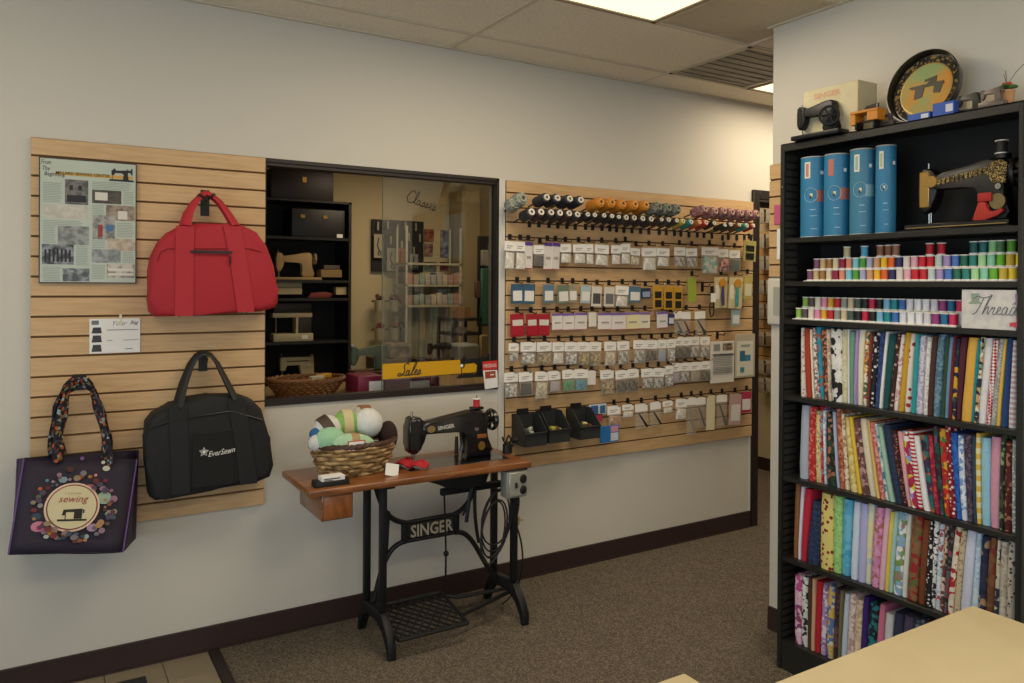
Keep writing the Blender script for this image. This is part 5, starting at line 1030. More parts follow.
lo = [('lime green', '#8ab84a'), ('charcoal', '#5a4a4c'), ('cream', '#ddd6c4'), ('pink', '#e08cb0'), ('gold', '#dca82c'), ('red', '#c42430'), ('silver grey', '#8f938c'), ('sand', '#d0bc98'), ('grey green', '#4a5a50'), ('black', '#1b1b1c'), ('crimson', '#c01c44'), ('jet black', '#161616'), ('sky blue', '#7cb8d8'), ('teal', '#148a90'), ('blue', '#3a6cb0'),
      ('white', '#dcdce0'), ('bright white', '#ebebee'), ('plain white', '#e6e6ea'), ('pearl', '#d8d4dc'), ('purple', '#98387a'), ('sea blue', '#1a6c94'), ('hot pink', '#d82c60')]
def rack(zb, px0, px1, label):
    X0 = SX+.035; ya, yb = yAt(px0, zb, X0), yAt(px1, zb, X0); t = thing('spool_rack', label, 'rack', (X0, (ya+yb)/2, zb))
    h = (ya-yb)/2+.004; MB().box(-.004, .034, -h, h, 0, .003).build('lower_step', M['white'], t, smooth=0); MB().box(.034, .072, -h, h-.012, 0, .048).build('upper_step', M['white'], t, smooth=0)
    return ya, yb
for (seq, zi, px0, px1, nm, n) in ((up, 1, 805, 1015.8, 'upper thread shelf', 27), (lo, 2, 793.8, 955.5, 'lower thread shelf', 22)):
    zb = PL[zi]+.0205; ya, yb = rack(zb, px0, px1, 'white stepped spool rack on the ' + nm); dy = (ya-yb)/n
    for tier in (0, 1):
        for i in range(n):
            c = seq[i]; X = SX+.035+.015+tier*.038
            spool(X, ya-dy*(i+.5)-tier*.002, zb+.0035+tier*.0455, c[1], '%s thread spool beside %s, %s row, %s' % (c[0], seq[i-1][0] if i else seq[1][0], ('front', 'back')[tier], nm), 'thread spools on the ' + nm, dy/.0305 if tier == 0 else dy/.0305)
zb = PL[1]+.0205+.0035+.0455+.044
for (px, c, d) in ((847, '#cdbf98', 'cream spool standing alone on top of the spools'), (864.5, '#5aaed0', 'sky blue spool standing alone on top of the spools'), (880.5, '#9a6448', 'brown spool on top of the spools, one end of three'), (888.5, '#8a5844', 'brown spool on top of the spools, middle of three'), (896, '#9a6c54', 'brown spool on top of the spools beside the middle one'),
                   (930, '#b81c24', 'red spool on top of the spools, of a pair'), (941.5, '#c01c28', 'bright red spool on top, beside the other red'), (974, '#1a5c58', 'dark teal spool on top of the spools'), (983.5, '#1f6468', 'teal spool on top beside the dark teal one'), (993, '#8cc48a', 'pale green spool on top of the spools'), (1000.5, '#4a7a50', 'moss green spool on top of the spools'), (1011.5, '#5aa030', 'bright green spool on top by the cabinet side')):
    X = SX+.035+.053; spool(X, yAt(px, zb, X), zb, c, d, 'loose spools on top')
# thread sign
sa, sb_ = yAt(961.5, 1.46, SX+.012), yAt(1016.2, 1.46, SX+.012); sw_ = sa-sb_
sg = thing('thread_sign', 'white sign reading Thread with painted spools beside the spool rack', 'sign', (SX+.014, sa, PL[2]+.0205), -PI/2); shh = PL[1]-PL[2]-.028
MB().rbox(0, sw_, -.002, .002, 0, shh, .0008, 1).build('sign_board', pat('photo', ['#c6c3c2', '#d6d2cc'], 30), sg, smooth=0)
# cursive strokes
def stroke(mb, pts, r, flat=.3):
    P3 = [Vector((p[0], 0, p[1])) for p in pts]; out = []
    for i in range(len(P3)-1):
        p0 = P3[max(i-1, 0)]; p1 = P3[i]; p2 = P3[i+1]; p3 = P3[min(i+2, len(P3)-1)]
        for k in range(5):
            t = k/5; out.append(.5*((2*p1)+(-p0+p2)*t+(2*p0-5*p1+4*p2-p3)*t*t+(-p0+3*p1-3*p2+p3)*t**3))
    out.append(P3[-1]); mb.tube(out, r, 5)
G = {'T': [[(-.25, .85), (0, .98), (.3, .9), (.7, 1.0)], [(.32, .92), (.22, .5), (.08, .1), (-.1, .0)]],
     'h': [[(0, 0), (.12, .5), (.28, 1.0), (.2, 1.02), (.08, .5), (.0, 0), (.12, .3), (.24, .42), (.26, .2), (.26, .03), (.36, .05)]], 'r': [[(0, .1), (.1, .4), (.12, .32), (.24, .38), (.2, .1), (.24, .0), (.36, .06)]],
     'e': [[(0, .1), (.16, .22), (.22, .36), (.12, .42), (.06, .2), (.12, .02), (.32, .08)]], 'a': [[(.26, .36), (.12, .42), (.03, .2), (.1, .0), (.22, .1), (.28, .38), (.26, .1), (.34, .0), (.44, .08)]], 'd': [[(.26, .36), (.12, .42), (.03, .2), (.1, .0), (.22, .1), (.42, 1.0), (.3, .3), (.32, .02), (.46, .08)]],
     'S': [[(.62, .86), (.52, 1.0), (.3, .9), (.28, .68), (.38, .5), (.34, .2), (.1, .02), (-.1, .1), (.0, .25), (.25, .1), (.5, .05)]], 'l': [[(0, .05), (.2, .5), (.3, .95), (.2, 1.0), (.1, .5), (.1, .05), (.26, .05)]], 's': [[(0, .08), (.14, .4), (.2, .15), (.1, .0), (.0, .04), (.18, .06), (.3, .12)]],
     'C': [[(.6, .8), (.5, .98), (.25, .85), (.05, .45), (.1, .08), (.35, .0), (.6, .18)]], 'w': [[(0, .35), (.04, .05), (.18, .05), (.24, .36), (.24, .05), (.38, .05), (.46, .36), (.54, .32)]]}
ADV = {'T': .45, 'h': .36, 'r': .34, 'e': .3, 'a': .42, 'd': .46, 'S': .52, 'l': .26, 's': .3, 'C': .58, 'w': .52}
def script(word, m, parent, x, y, z, h, r, stretch=1.0, slope=0, shear=.25, name='script_lettering'):
    b = MB(); cx = 0
    for c_ in word:
        for st in G[c_]: stroke(b, [((cx+p[0]+shear*p[1])*h*stretch, p[1]*h + slope*(cx+p[0])*h) for p in st], r)
        cx += ADV[c_]
    return b.build(name, m, parent, loc=(x, y, z))
script('Thread', mat('#6a6f78', .6), sg, .042, -.003, .048, .060, .0013, .98)
for (u, v, c_, k_) in ((.045, .10, '#8fa08c', 1), (.185, .10, '#9a78a0', 1), (.19, .03, '#c8505a', 1.1)):
    b = MB().prism([(-.022*k_, -.018*k_), (.022*k_, -.018*k_), (.012*k_, -.008*k_), (.014*k_, .016*k_), (-.014*k_, .016*k_), (-.012*k_, -.008*k_)], -.001, 0, T=Matrix.Translation((u, -.0022, v))); b.build('painted_spool', mat(c_, .6), sg, smooth=0)
MB().prism([(.155, .012), (.20, .018), (.235, .010), (.232, .022), (.20, .030), (.155, .024)], -.001, 0).build('painted_ribbon', mat('#c9444e', .6), sg, loc=(0, -.0022, 0), smooth=0)
# blue tubes
tb = mat('#2b769f', .45)
for i, (x0, x1, yt, patch, c_, lb) in enumerate(((803.5, 825.5, 156.5, '#b97a60', '#a86050', 'blue cardboard tube nearest the aisle, red patch'), (826.5, 848.5, 153.5, '#b06a60', '#b06a60', 'blue cardboard tube with salmon patch, second from the aisle'), (852, 873.5, 148.5, '#8fb0a8', '#7aa4b0', 'greyer blue cardboard tube with pale patch'), (877, 894.5, 145, '#a8b088', '#4f90b8', 'slimmest blue cardboard tube, beside the antique machine'))):
    X = SX+.075; z0 = PL[0]+.0205; y0, y1 = yAt(x0, z0+.1, X), yAt(x1, z0+.1, X); r = (y0-y1)/2; zt = onX((x0+x1)/2, yt, X-r*.6).z
    t = thing('cardboard_tube', lb, 'tube', (X, (y0+y1)/2, z0), 0, 'blue tubes on the top shelf'); h = zt-z0
    MB().cyl((0, 0, .003), (0, 0, h-.003), r, 28).build('tube_body', mat('#3a7896', .45) if i == 2 else tb, t)
    MB().cyl((0, 0, 0), (0, 0, .004), r+.0008, 28).build('tube_rim', mat('#a9b4b4', .4), t); MB().cyl((0, 0, h-.004), (0, 0, h), r+.0008, 28).build('tube_rim', mat('#b0a8a0', .4), t)
    MB().cyl((0, 0, h*.845), (0, 0, h*.848), r+.0005, 28).build('lid_seam', mat('#1f5878', .5), t)
    def wrap(a0, a1, za, zb_, c, nm, off=.0006):
        vs = []; n_ = 6
        for k in range(n_+1):
            a = PI+.66 + (a0+(a1-a0)*k/n_); vs += [((r+off)*math.cos(a), (r+off)*math.sin(a), za), ((r+off)*math.cos(a), (r+off)*math.sin(a), zb_)]
        fs = [(2*k, 2*k+2, 2*k+3, 2*k+1) for k in range(n_)]
        o = MB().add(vs, fs).build(nm, mat(c, .5), t); return o
    wrap(-.75, -.30, h*.73, h*.93, '#d8d0c4' if i != 1 else '#b06a60', 'name_label'); wrap(-.65, -.42, h*.75, h*.91, patch, 'name_label_print', .001)
    if i < 3: wrap(.16, .95, h*.44, h*.58, c_, 'colour_patch')
    ring = MB(); 
    rr_ = .026 if i < 3 else .012; pts = []
    for k in range(20):
        a = 2*PI*k/20; th = PI+.40+rr_*math.cos(a)/r; pts.append(((r+.0008)*math.cos(th), (r+.0008)*math.sin(th), h*.52+rr_*math.sin(a)*1.1))
    ring.tube(pts, .0008, 4, closed=True).build('round_logo', mat('#a9c8d0', .5), t)
    wrap(-.32, -.12, h*.50, h*.54, '#d8cfa8', 'logo_mark', .0012); wrap(-.34, -.22, h*.475, h*.515, '#2a3438', 'logo_mark', .0014)
    wrap(-.3, .1, h*.335, h*.345, '#9cc0cc', 'small_print'); wrap(-.3, .2, h*.26, h*.268, '#8ab4c4', 'small_print'); wrap(-.2, .2, h*.10, h*.108, '#9cc0cc', 'small_print')
    q = wrap(.42 if i < 3 else .6, .66 if i < 3 else .9, h*.775, h*.815, '#e8e8e6', 'price_sticker', .0015)
# antique machine on the top shelf
zs_ = PL[0]+.0205; ym = yAt(924, zs_+.1, SX+.12)
am = sewing_machine('sewing_machine', 'antique black and gold sewing machine on the top bookcase shelf beside a red cloth', 'sewing machine', (SX+.115, ym, zs_+.022), -PI/2, .86, 'vintage', body=mat('#0d0c0b', .4), gold=True, trim=M['brass'], bed=False, wheel=True)
MB().rbox(-.055, .345, -.075, .075, -.022, -.016, .002, 1).rbox(-.03, .335, -.070, .07, -.016, .004, .003, 1).build('bed_base', mat('#0f0f0e', .3, coat=.4), am)
MB().rbox(-.02, .33, -.0735, -.071, -.011, -.008, .0005, 1).build('gold_line', M['gold'], am)
b = MB()
for i in range(11): b.rbox(.072+.016*i, .084+.016*i, -.0335, -.0315, .140+.0022*i, .162+.0022*i, .002, 1)
o_ = b.build('gold_scrollwork', pat('multi', ['#a08548', '#6f5a2c', '#c4a868', '#1a160e', '#5a4824', '#1a160e'], 420), am); o_['kind'] = 'stuff'
MB().prism([(.262, .13), (.305, .125), (.310, .19), (.29, .205), (.255, .195), (.242, .165)], -.034, -.0315, .001, 1).build('gold_column_decal', pat('multi', ['#a08548', '#4a3a1c', '#c4a868', '#14110c', '#6a562c', '#14110c'], 330), am)
MB().lathe([(.022, 0), (.020, .003), (0, .003)], 18, Matrix.Translation((.05, -.031, .155)) @ Matrix.Rotation(PI/2, 4, 'X')).build('oval_plate', M['brass'], am)
MB().cyl((.285, -.032, .065), (.285, -.046, .065), .026, 18).build('bobbin_wheel', mat('#8c7c58', .35, .8), am); MB().cyl((.285, -.032, .115), (.285, -.042, .115), .010, 12).build('tension_knob', M['chrome'], am)
MB().cyl((.28, 0, .21), (.28, 0, .225), .026, 16).build('spool_base', mat('#0f0e0c', .3), am)
text('SINGER', mat('#1a1712', .5), am, .115, -.0342, .150, width=.055, height=.012, bold=.02, rot=.11)
sp = thing('thread_spool', 'dark spool of thread standing on the antique shelf machine', 'thread spool', (SX+.115, ym-.275, zs_+.022+.226), 0)
MB().cyl((0, 0, .003), (0, 0, .042), .017, 14).build('thread', mat('#2a2622', .6), sp); MB().cyl((0, 0, 0), (0, 0, .0035), .021, 14).build('spool_rim', M['white'], sp); MB().cyl((0, 0, .0415), (0, 0, .045), .021, 14).build('spool_rim', M['white'], sp)
rc = thing('red_cloth', 'red checked cloth draped at the foot of the antique shelf machine', 'cloth', (SX+.078, ym-.212, zs_+.024), -PI/2); rc.scale = (.78, 1, .80)
MB().prism([(-.005, .005), (.04, -.0), (.10, .018), (.125, .035), (.118, .05), (.09, .038), (.065, .032), (.056, .07), (.045, .08), (.02, .078)], -.02, .0, .005, 2).build('cloth_fold', pat('check', ['#a82c22', '#b83c30'], 150), rc)
MB().rbox(.015, .075, -.018, -.002, .08, .118, .006, 2).build('cloth_knot', mat('#a82a22', .8), rc)

# ---------------------------------------------------------------- things on top of the bookcase
TX = SX+.04
def topY(px, X=TX): return yAt(px, BH, X)
y0, y1 = topY(803.5), topY(857.5)
bx = thing('machine_box', 'old cream cardboard box with a printed machine, on top of the bookcase', 'box', (TX, y0, BH), -PI/2)
bw_ = y0-y1; bh_ = onX(803.5, 92.5, TX).z-BH
MB().rbox(0, bw_, 0, .12, 0, bh_, .002, 1).build('carton', mat('#c6bb98', .8, vary=.08, vscale=20), bx)
text('SINGER', mat('#c99a78', .8), bx, bw_*.2, -.001, bh_*.80, width=bw_*.5, height=bh_*.11, bold=.03)
MB().box(bw_*.0, bw_*.12, -.001, 0, 0, bh_*.14).build('orange_corner', mat('#c99068', .8), bx, smooth=0)
mini = sewing_machine('toy_sewing_machine', 'black toy hand-crank machine in front of the old cream box', 'toy machine', (TX-.022, y0+.002, BH+.001), -PI/2, .50, 'vintage', body=mat('#17181a', .4, .4), bed=True, wheel=False)
b = MB(); wc = Vector((.165, -.03, .075)); X_ = Matrix.Translation(wc) @ Matrix.Rotation(PI/2, 4, 'X') @ Matrix.Rotation(.6, 4, 'Y')
b.lathe([(.030, -.004), (.038, -.004), (.040, 0), (.038, .004), (.030, .004), (.030, -.004)], 24, X_)
for a in range(6): b.add(*(lambda m_: (m_.v, m_.f))(MB().cyl((.004*math.cos(a*PI/3), .004*math.sin(a*PI/3), 0), (.033*math.cos(a*PI/3), .033*math.sin(a*PI/3), 0), .003, 5)), 0, X_)
b.build('crank_wheel', mat('#1c1d20', .35, .5), mini)
def mini_machine(label, px, k, mm, X=TX, name='miniature_machine'):
    return sewing_machine(name, label, 'miniature machine', (X-.01, topY(px, X), BH+.001), -PI/2, k, 'vintage', body=mm, wheel=True)
# orange desk with tiny machine
y2 = topY(854.5, TX-.03)
dk = thing('miniature_desk', 'orange miniature sewing desk with a tiny black machine beside the cream box', 'miniature desk', (TX-.03, y2, BH), -PI/2)
orm = mat('#c07a1e', .5)
MB().rbox(-.0, .115, -.03, .03, .058, .068, .002, 1).rbox(0, .022, -.028, .028, .018, .058, .002, 1).rbox(.070, .115, -.028, .028, .026, .062, .002, 1).build('desk_body', orm, dk)
for x in (.015, .09): MB().rbox(x, x+.008, -.022, .022, 0, .03, .002, 1).build('iron_leg', M['iron'], dk)
MB().rbox(.02, .10, -.004, .004, .025, .032, .001, 1).build('crossbar', M['iron'], dk)
MB().prism([(.045, 0), (.10, 0), (.10, .022), (.052, .018), (.052, .008), (.045, .008)], -.008, .008, .003, 1).build('tiny_machine', M['enamel'], dk, loc=(0, 0, .068))
mini_machine('tiny dark machine between the orange desk and the round tray', 883.5, .12, mat('#3a302c', .5))
# round tray
ty0 = yAt(888, BH+.1, SX+.15); ty1 = yAt(966, BH+.1, SX+.15); tr = (ty0-ty1)/2*.93
zc_ = BH+tr*.95
ry = thing('round_tray', 'round black tray with a painted sewing machine picture leaning on the wall', 'tray', (SX+.16, (ty0+ty1)/2, BH), -PI/2)
TM = Matrix.Translation((0, 0, tr*1.0)) @ Matrix.Rotation(PI/2-.22, 4, 'X')
def tray(prof, nm, mm): return MB().lathe([(r*tr, z) for r, z in prof], 48, TM, cap=False).build(nm, mm, ry)
tray([(1.0, .028), (1.0, .036), (.975, .036), (.93, .006), (.66, .004), (.66, 0), (.95, 0), (1.0, .028)], 'tray_rim', mat('#14120f', .3, coat=.4))
tray([(.90, .0075), (.74, .0055)], 'gold_border', pat('multi', ['#14120f', '#14120f', '#8a7038', '#2a2418'], 130))
tray([(.70, .006), (.0001, .006)], 'painted_picture', pat('photo', ['#8fa068', '#cf8a34'], 7))
tray([(.715, .0065), (.69, .0068)], 'gold_ring', mat('#a8873c', .4, .5))
TMf = TM @ Matrix.Rotation(-PI/2, 4, 'X')
tm = MB()
for q in ([(-.42, .05), (.50, .05), (.46, .14), (-.50, .12)], [(-.30, .05), (-.05, .05), (-.08, -.22), (-.30, -.25)], [(.22, .05), (.46, .05), (.40, -.18), (.22, -.15)], [(.02, .14), (.26, .14), (.26, .32), (.20, .30), (-.06, .26), (-.06, .20), (.10, .22)]):
    tm.prism([(x*tr, z*tr) for x, z in q], -.0085, -.0065)
o_ = MB(); o_.v = [tuple((TM @ Matrix.Rotation(-PI/2, 4, 'X')) @ Vector(v_)) for v_ in tm.v]; o_.f = tm.f; o_.m = tm.m
o_.build('painted_machine', mat('#3a3424', .5), ry, smooth=0)
for (px, w_, h_, lb) in ((908, .085, .030, 'small blue and white machine-needle tin before the round tray'), (933, .078, .052, 'small blue box standing before the round tray')):
    t = thing('small_box', lb, 'box', (TX-.005, topY(px), BH), -PI/2); MB().rbox(0, w_, 0, .03, 0, h_, .002, 1).build('box_body', mat('#2450a8', .5), t)
    MB().box(.0, w_, -.001, 0, h_*.0, h_*.12).box(w_*.62, w_*.94, -.001, 0, h_*.3, h_*.8).build('box_print', mat('#c9ccd8', .5), t, smooth=0)
mini_machine('upright black miniature machine just past the round tray', 959, .22, mat('#26221f', .4), SX+.09)
lc = thing('leaning_box', 'cream box leaning behind the two small machines on the bookcase', 'box', (SX+.14, yAt(966, BH, SX+.14), BH), -PI/2); MB().rbox(0, .14, 0, .04, 0, .082, .002, 1).build('carton', mat('#c4ba9c', .8), lc)
mini_machine('grey pewter miniature machine before the cream leaning box', 983, .18, mat('#6a605a', .4, .5), TX)
fpY = yAt(1006.5, BH, SX+.08)
fpot = thing('flower_pot', 'small peach pot of red flowers at the bookcase end', 'plant', (SX+.08, fpY, BH))
MB().lathe([(.019, 0), (.023, .05), (.025, .052), (.025, .058), (.021, .058), (.001, .05)], 16).build('pot', mat('#c99468', .7), fpot)
b = MB(); random.seed(4)
for i in range(9): a = i*.7; b.sph((.018*math.cos(a), .022*math.sin(a), .064+.004*(i % 3)), .011, 8, sc=(1.3, 1.1, .5))
b.build('leaves', mat('#3a6a2c', .7), fpot)
b = MB()
for i in range(5): a = i*1.26; b.sph((.007*math.cos(a), .009*math.sin(a), .078), .008, 8)
b.build('flower', mat('#c0452c', .7), fpot)
for (dy, dz) in ((-.055, .06), (.004, .05), (.010, .04)): MB().tube([(0, 0, .075), (0, dy*.5, .075+dz*.6), (0, dy, .075+dz)], .0012, 4).build('twig', mat('#6a6258', .7), fpot)
# hanging bits on the partition slatwall
p = onX(777.5, 215, 2.80); t = thing('notion_bag', 'pink packet hanging on the partition slatwall beside the bookcase', 'bag', (2.80, p.y, p.z)); MB().rbox(-.012, .006, -.10, .012, -.045, .045, .003, 1).build('pink_pack', mat('#c05a7c', .6), t)
p = onX(779, 240, 2.80); t = thing('notion_bag', 'white packets hanging below the pink packet on the partition', 'bag', (2.80, p.y, p.z)); MB().rbox(-.01, .006, -.10, .006, -.09, .05, .003, 1).build('white_pack', mat('#e6e4de', .6), t)
p = onX(776.5, 300, 2.845); t = thing('wall_control', 'white wall control box with grey panel below the partition slatwall', 'control box', (2.849, p.y, p.z), -PI/2); MB().rbox(-.045, .10, -.02, 0, -.115, .10, .012, 3).build('cover', mat('#d6d0c2', .5), t); MB().rbox(-.005, .08, -.0215, -.0195, -.07, .06, .001, 1).build('panel', mat('#a9a99c', .5), t)

# ================================================================ FOREGROUND TABLES
tabm = wood('#cdbd96', '#d4c5a0', (2, 2, 1), .5, 0, 3)
def table(label, x0, x1, y0, y1, z, name='work_table'):
    t = thing(name, label, 'table', ((x0+x1)/2, (y0+y1)/2, 0)); a, b_ = (x1-x0)/2, (y1-y0)/2
    MB().rbox(-a, a, -b_, b_, z-.03, z, .006, 3).build('tabletop', tabm, t)
    for sx in (-1, 1):
        for sy in (-1, 1): MB().rbox(sx*(a-.06)-.02, sx*(a-.06)+.02, sy*(b_-.06)-.02, sy*(b_-.06)+.02, 0, z-.03, .003, 1).build('leg', M['blackmetal'], t)
    return t
table('large tan cutting table beside the fabric bookcase', 1.19, 2.06, -4.3, -2.494, .75)
table('smaller tan table standing beside the large cutting table', .55, 1.172, -3.0, -2.364, .75)

# ================================================================ BACK ROOM SEEN THROUGH THE WINDOW
def boxat(x0, y0, x1, y1, Y, d, m, name, label=None, cat='box', parent=None, group=None, r=.002):
    """upright box whose front lies in the plane Y and covers pixels x0..x1, y0..y1"""
    a = onY(x0, y0, Y); b_ = onY(x1, y1, Y)
    o = MB().rbox(0, b_.x-a.x, 0, d, 0, a.z-b_.z, min(r, d/3), 1).build(name, mat(m, .6) if isinstance(m, str) else m, parent, loc=(a.x, Y, b_.z))
    return tag(o, label, cat, group) if label else o
bb_ = thing('bookcase', 'black bookcase in the back room holding old sewing machines', 'bookcase', (.86, 1.6, 0))
SZ = [.10, .50, .945, 1.195, 1.48, 1.60, 1.885]
MB().rbox(0, .02, 0, .3, 0, 2.13, .001, 1).build('side_panel', M['cab'], bb_); MB().rbox(.915, .935, 0, .3, 0, 2.13, .001, 1).build('side_panel', M['cab'], bb_)
MB().box(.02, .915, .29, .3, 0, 2.13).build('back_panel', mat('#111110', .7), bb_, smooth=0); MB().rbox(0, .935, 0, .3, 2.115, 2.13, .001, 1).build('top_panel', M['cab'], bb_)
for z in SZ: MB().box(.02, .915, .004, .29, z-.018, z).build('shelf', M['cab'], bb_, smooth=0)
darkc_ = mat('#221815', .5)
cs = thing('carrying_case', 'dark brown carrying case lying on top of the back room bookcase', 'case', (1.265, 1.64, 2.13)); MB().rbox(0, .42, 0, .24, 0, .20, .014, 2).build('case_body', darkc_, cs)
MB().rbox(.205, .235, -.006, .0, .115, .155, .002, 1).build('brass_lock', M['brass'], cs)
cs = thing('carrying_case', 'black case with two brass clasps on the upper shelf in the back room', 'case', (1.40, 1.63, 1.885)); MB().rbox(0, .36, 0, .22, 0, .19, .008, 2).build('case_body', mat('#191918', .5), cs)
for x in (.055, .205): MB().rbox(x, x+.032, -.006, 0, .125, .150, .002, 1).build('brass_clasp', M['brass'], cs)
tanm = mat('#a58a5c', .5); crm = mat('#b8ab88', .5)
def zat(px, py, Y): return onY(px, py, Y).z
q = onY(277, 270, 1.66); sewing_machine('sewing_machine', 'tan sewing machine on the middle shelf of the back room bookcase', 'sewing machine', (q.x, 1.70, 1.60), 0, .68, 'vintage', body=tanm)
t = boxat(321, 269.5, 342, 277.5, 1.64, .1, '#8f7548', 'wooden_box', 'small tan box beside the tan machine in the back room')
boxat(324, 265, 340, 269.3, 1.66, .05, '#5a5044', 'small_tool', 'dark small tool lying on the tan box in the back room', 'tool')
boxat(276, 288, 302, 294.5, 1.63, .12, '#a99f7c', 'cream_box', 'lower cream box of two stacked on the back room shelf'); boxat(277, 281, 302, 287.7, 1.64, .12, '#b3a986', 'cream_box', 'upper cream box of two stacked on the back room shelf')
b = MB(); q = onY(308, 294.5, 1.64)
tag(b.prism([(0, 0), (.15, 0), (.17, .03), (.12, .042), (.02, .036)], 0, .07, .006, 2).build('iron_tool', mat('#7a2c22', .5), loc=(q.x, 1.64, 1.48)), 'dull red rounded iron beside the cream boxes', 'iron')
boxat(336, 287, 346.5, 294.8, 1.63, .06, '#c0ad7c', 'small_box', 'small bright box at the end of the narrow shelf, back room')
def flat_machine(label, x0, x1, ybase, ytop, col_dark, Y, shelfz):
    a = onY(x0, ybase, Y); b_ = onY(x1, ytop, Y); w_ = b_.x-a.x; h_ = b_.z-shelfz; t = thing('sewing_machine', label, 'sewing machine', (a.x, Y+.08, shelfz))
    MB().rbox(0, w_, -.07, .07, 0, h_*.2, .004, 2).build('machine_base', crm, t); MB().rbox(.0, w_, -.045, .045, h_*.62, h_*.74, .003, 2).build('trim_band', crm, t)
    MB().rbox(.03*w_, .98*w_, -.042, .042, h_*.74, h_, .006, 2).build('machine_arm', mat('#2a241e', .5), t); MB().rbox(.64*w_, .98*w_, -.04, .04, h_*.2, h_*.64, .004, 2).build('machine_column', mat('#2c2420', .5), t)
    MB().rbox(.58*w_, .64*w_, -.043, .04, h_*.2, h_*.64, .002, 1).build('column_edge', crm, t); MB().cyl((.12*w_, 0, h_*.2), (.12*w_, 0, h_*.62), .004, 8).build('needle_bar', M['chrome'], t); return t
flat_machine('dark and cream flatbed sewing machine on the back room bookcase', 274, 314, 335, 303, 1, 1.62, 1.195)
q = onY(281, 370, 1.66); sewing_machine('sewing_machine', 'cream sewing machine on the lower back room shelf', 'sewing machine', (q.x, 1.70, .945), 0, .56, 'modern', body=crm)
for (x, y, l_) in ((340, 236, 'upper'), (305, 337, 'middle'), (326, 375, 'lower')):
    q = onY(x, y, 1.59); tag(MB().box(-.02, .02, -.001, .001, -.012, .012).build('price_tag', M['paper'], loc=(q.x, 1.595, q.z), smooth=0), 'small white price tag on the %s shelf edge in the back room' % l_, 'tag')
# desk inside the window
dz = 1.0
ds = thing('desk', 'tan desk in the back room just inside the window', 'desk', (1.6, .55, 0)); MB().rbox(-1.1, 1.1, -.38, .38, dz-.03, dz, .004, 1).build('desk_top', mat('#94794c', .6), ds)
for sx in (-1.05, 1.0):
    for sy in (-.34, .30): MB().box(sx, sx+.04, sy, sy+.04, 0, dz-.03).build('leg', M['blackmetal'], ds, smooth=0)
q = onY(306, 392, .42); wbk = thing('wicker_basket', 'wide shallow wicker basket inside the window on the desk', 'basket', (q.x, .42, dz)); A2, B2, n2 = .185, .13, 26
b = MB()
for r_ in range(6):
    f_ = r_/5; a = A2*(.72+.28*f_); c_ = B2*(.7+.3*f_)
    b.tube([((a+.005*math.cos(n2*PI*i/(n2*4)*2*.5*2+PI*r_))*math.cos(2*PI*i/(n2*4)), (c_+.005*math.cos(n2*PI*i/(n2*4)*2+PI*r_))*math.sin(2*PI*i/(n2*4)), .008+.014*r_) for i in range(n2*4)], .0075, 5, closed=True)
b.build('woven_strands', wood('#6a4526', '#9a6c3e', (30, 30, 30), .5), wbk)
b = MB()
for s_ in range(2): b.tube([((A2+.006+.006*math.cos(16*2*PI*i/96+s_*PI))*math.cos(2*PI*i/96), (B2+.006+.006*math.cos(16*2*PI*i/96+s_*PI))*math.sin(2*PI*i/96), .092+.006*math.sin(16*2*PI*i/96+s_*PI)) for i in range(96)], .008, 5, closed=True)
b.build('rim', mat('#7a5230', .6), wbk); MB().lathe([(.001, .055), (.9, .075)], 24, Matrix.Diagonal((A2, B2, 1, 1))).build('filling', pat('photo', ['#8a5a2c', '#a87a44'], 30), wbk)
for (x, y, c_, l_) in ((.04, -.04, '#b9b299', 'white paper packet lying in the wicker basket'), (.10, .03, '#c79a2a', 'yellow packet lying in the wicker basket')):
    o_ = tag(MB().rbox(-.04, .04, -.018, .018, 0, .02, .003, 1).build('packet', mat(c_, .6), loc=(q.x+x, .42+y, dz+.088), rotz=.4), l_, 'packet')
mg = mat('#7a1838', .5)
t = thing('fabric_box', 'magenta fabric box with white label in the open part of the window', 'box', (onY(358, 396, .2).x, .2, dz)); w_ = onY(384, 396, .2).x-onY(358, 396, .2).x; MB().rbox(0, w_, 0, .2, 0, zat(370, 376, .2)-dz, .008, 2).build('box_body', mg, t)
MB().box(w_*.42, w_*.96, -.002, 0, .015, .085).build('white_label', M['paper'], t, smooth=0)
t = thing('fabric_box', 'long dark red box behind the yellow banner with white card', 'box', (onY(385, 388, .22).x, .22, dz)); w2_ = onY(440, 386, .22).x-onY(385, 386, .22).x; MB().rbox(0, w2_, 0, .16, 0, .085, .006, 2).build('box_body', mat('#6a1a34', .5), t)
MB().box(w2_*.45, w2_*.80, -.002, 0, .03, .07).build('white_label', M['paper'], t, smooth=0)
q = onY(356, 372, .5); t = thing('wooden_box', 'brown wooden box carrying the green machine on the desk', 'box', (q.x, .48, dz)); MB().rbox(0, .26, 0, .16, 0, q.z-dz, .003, 1).build('box_body', mat('#5a3a26', .5), t)
sewing_machine('sewing_machine', 'pale green vintage sewing machine inside the window on the wooden box', 'sewing machine', (q.x-.01, .56, q.z), 0, .56, 'vintage', body=mat('#5c6754', .4), bed=False)
q = onY(268, 400, .3); tag(MB().box(0, .14, 0, .12, 0, .003).build('paper_sheet', mat('#a98f5c', .7), loc=(.98, .25, dz), smooth=0), 'tan sheet of paper on the desk at the window corner', 'paper')
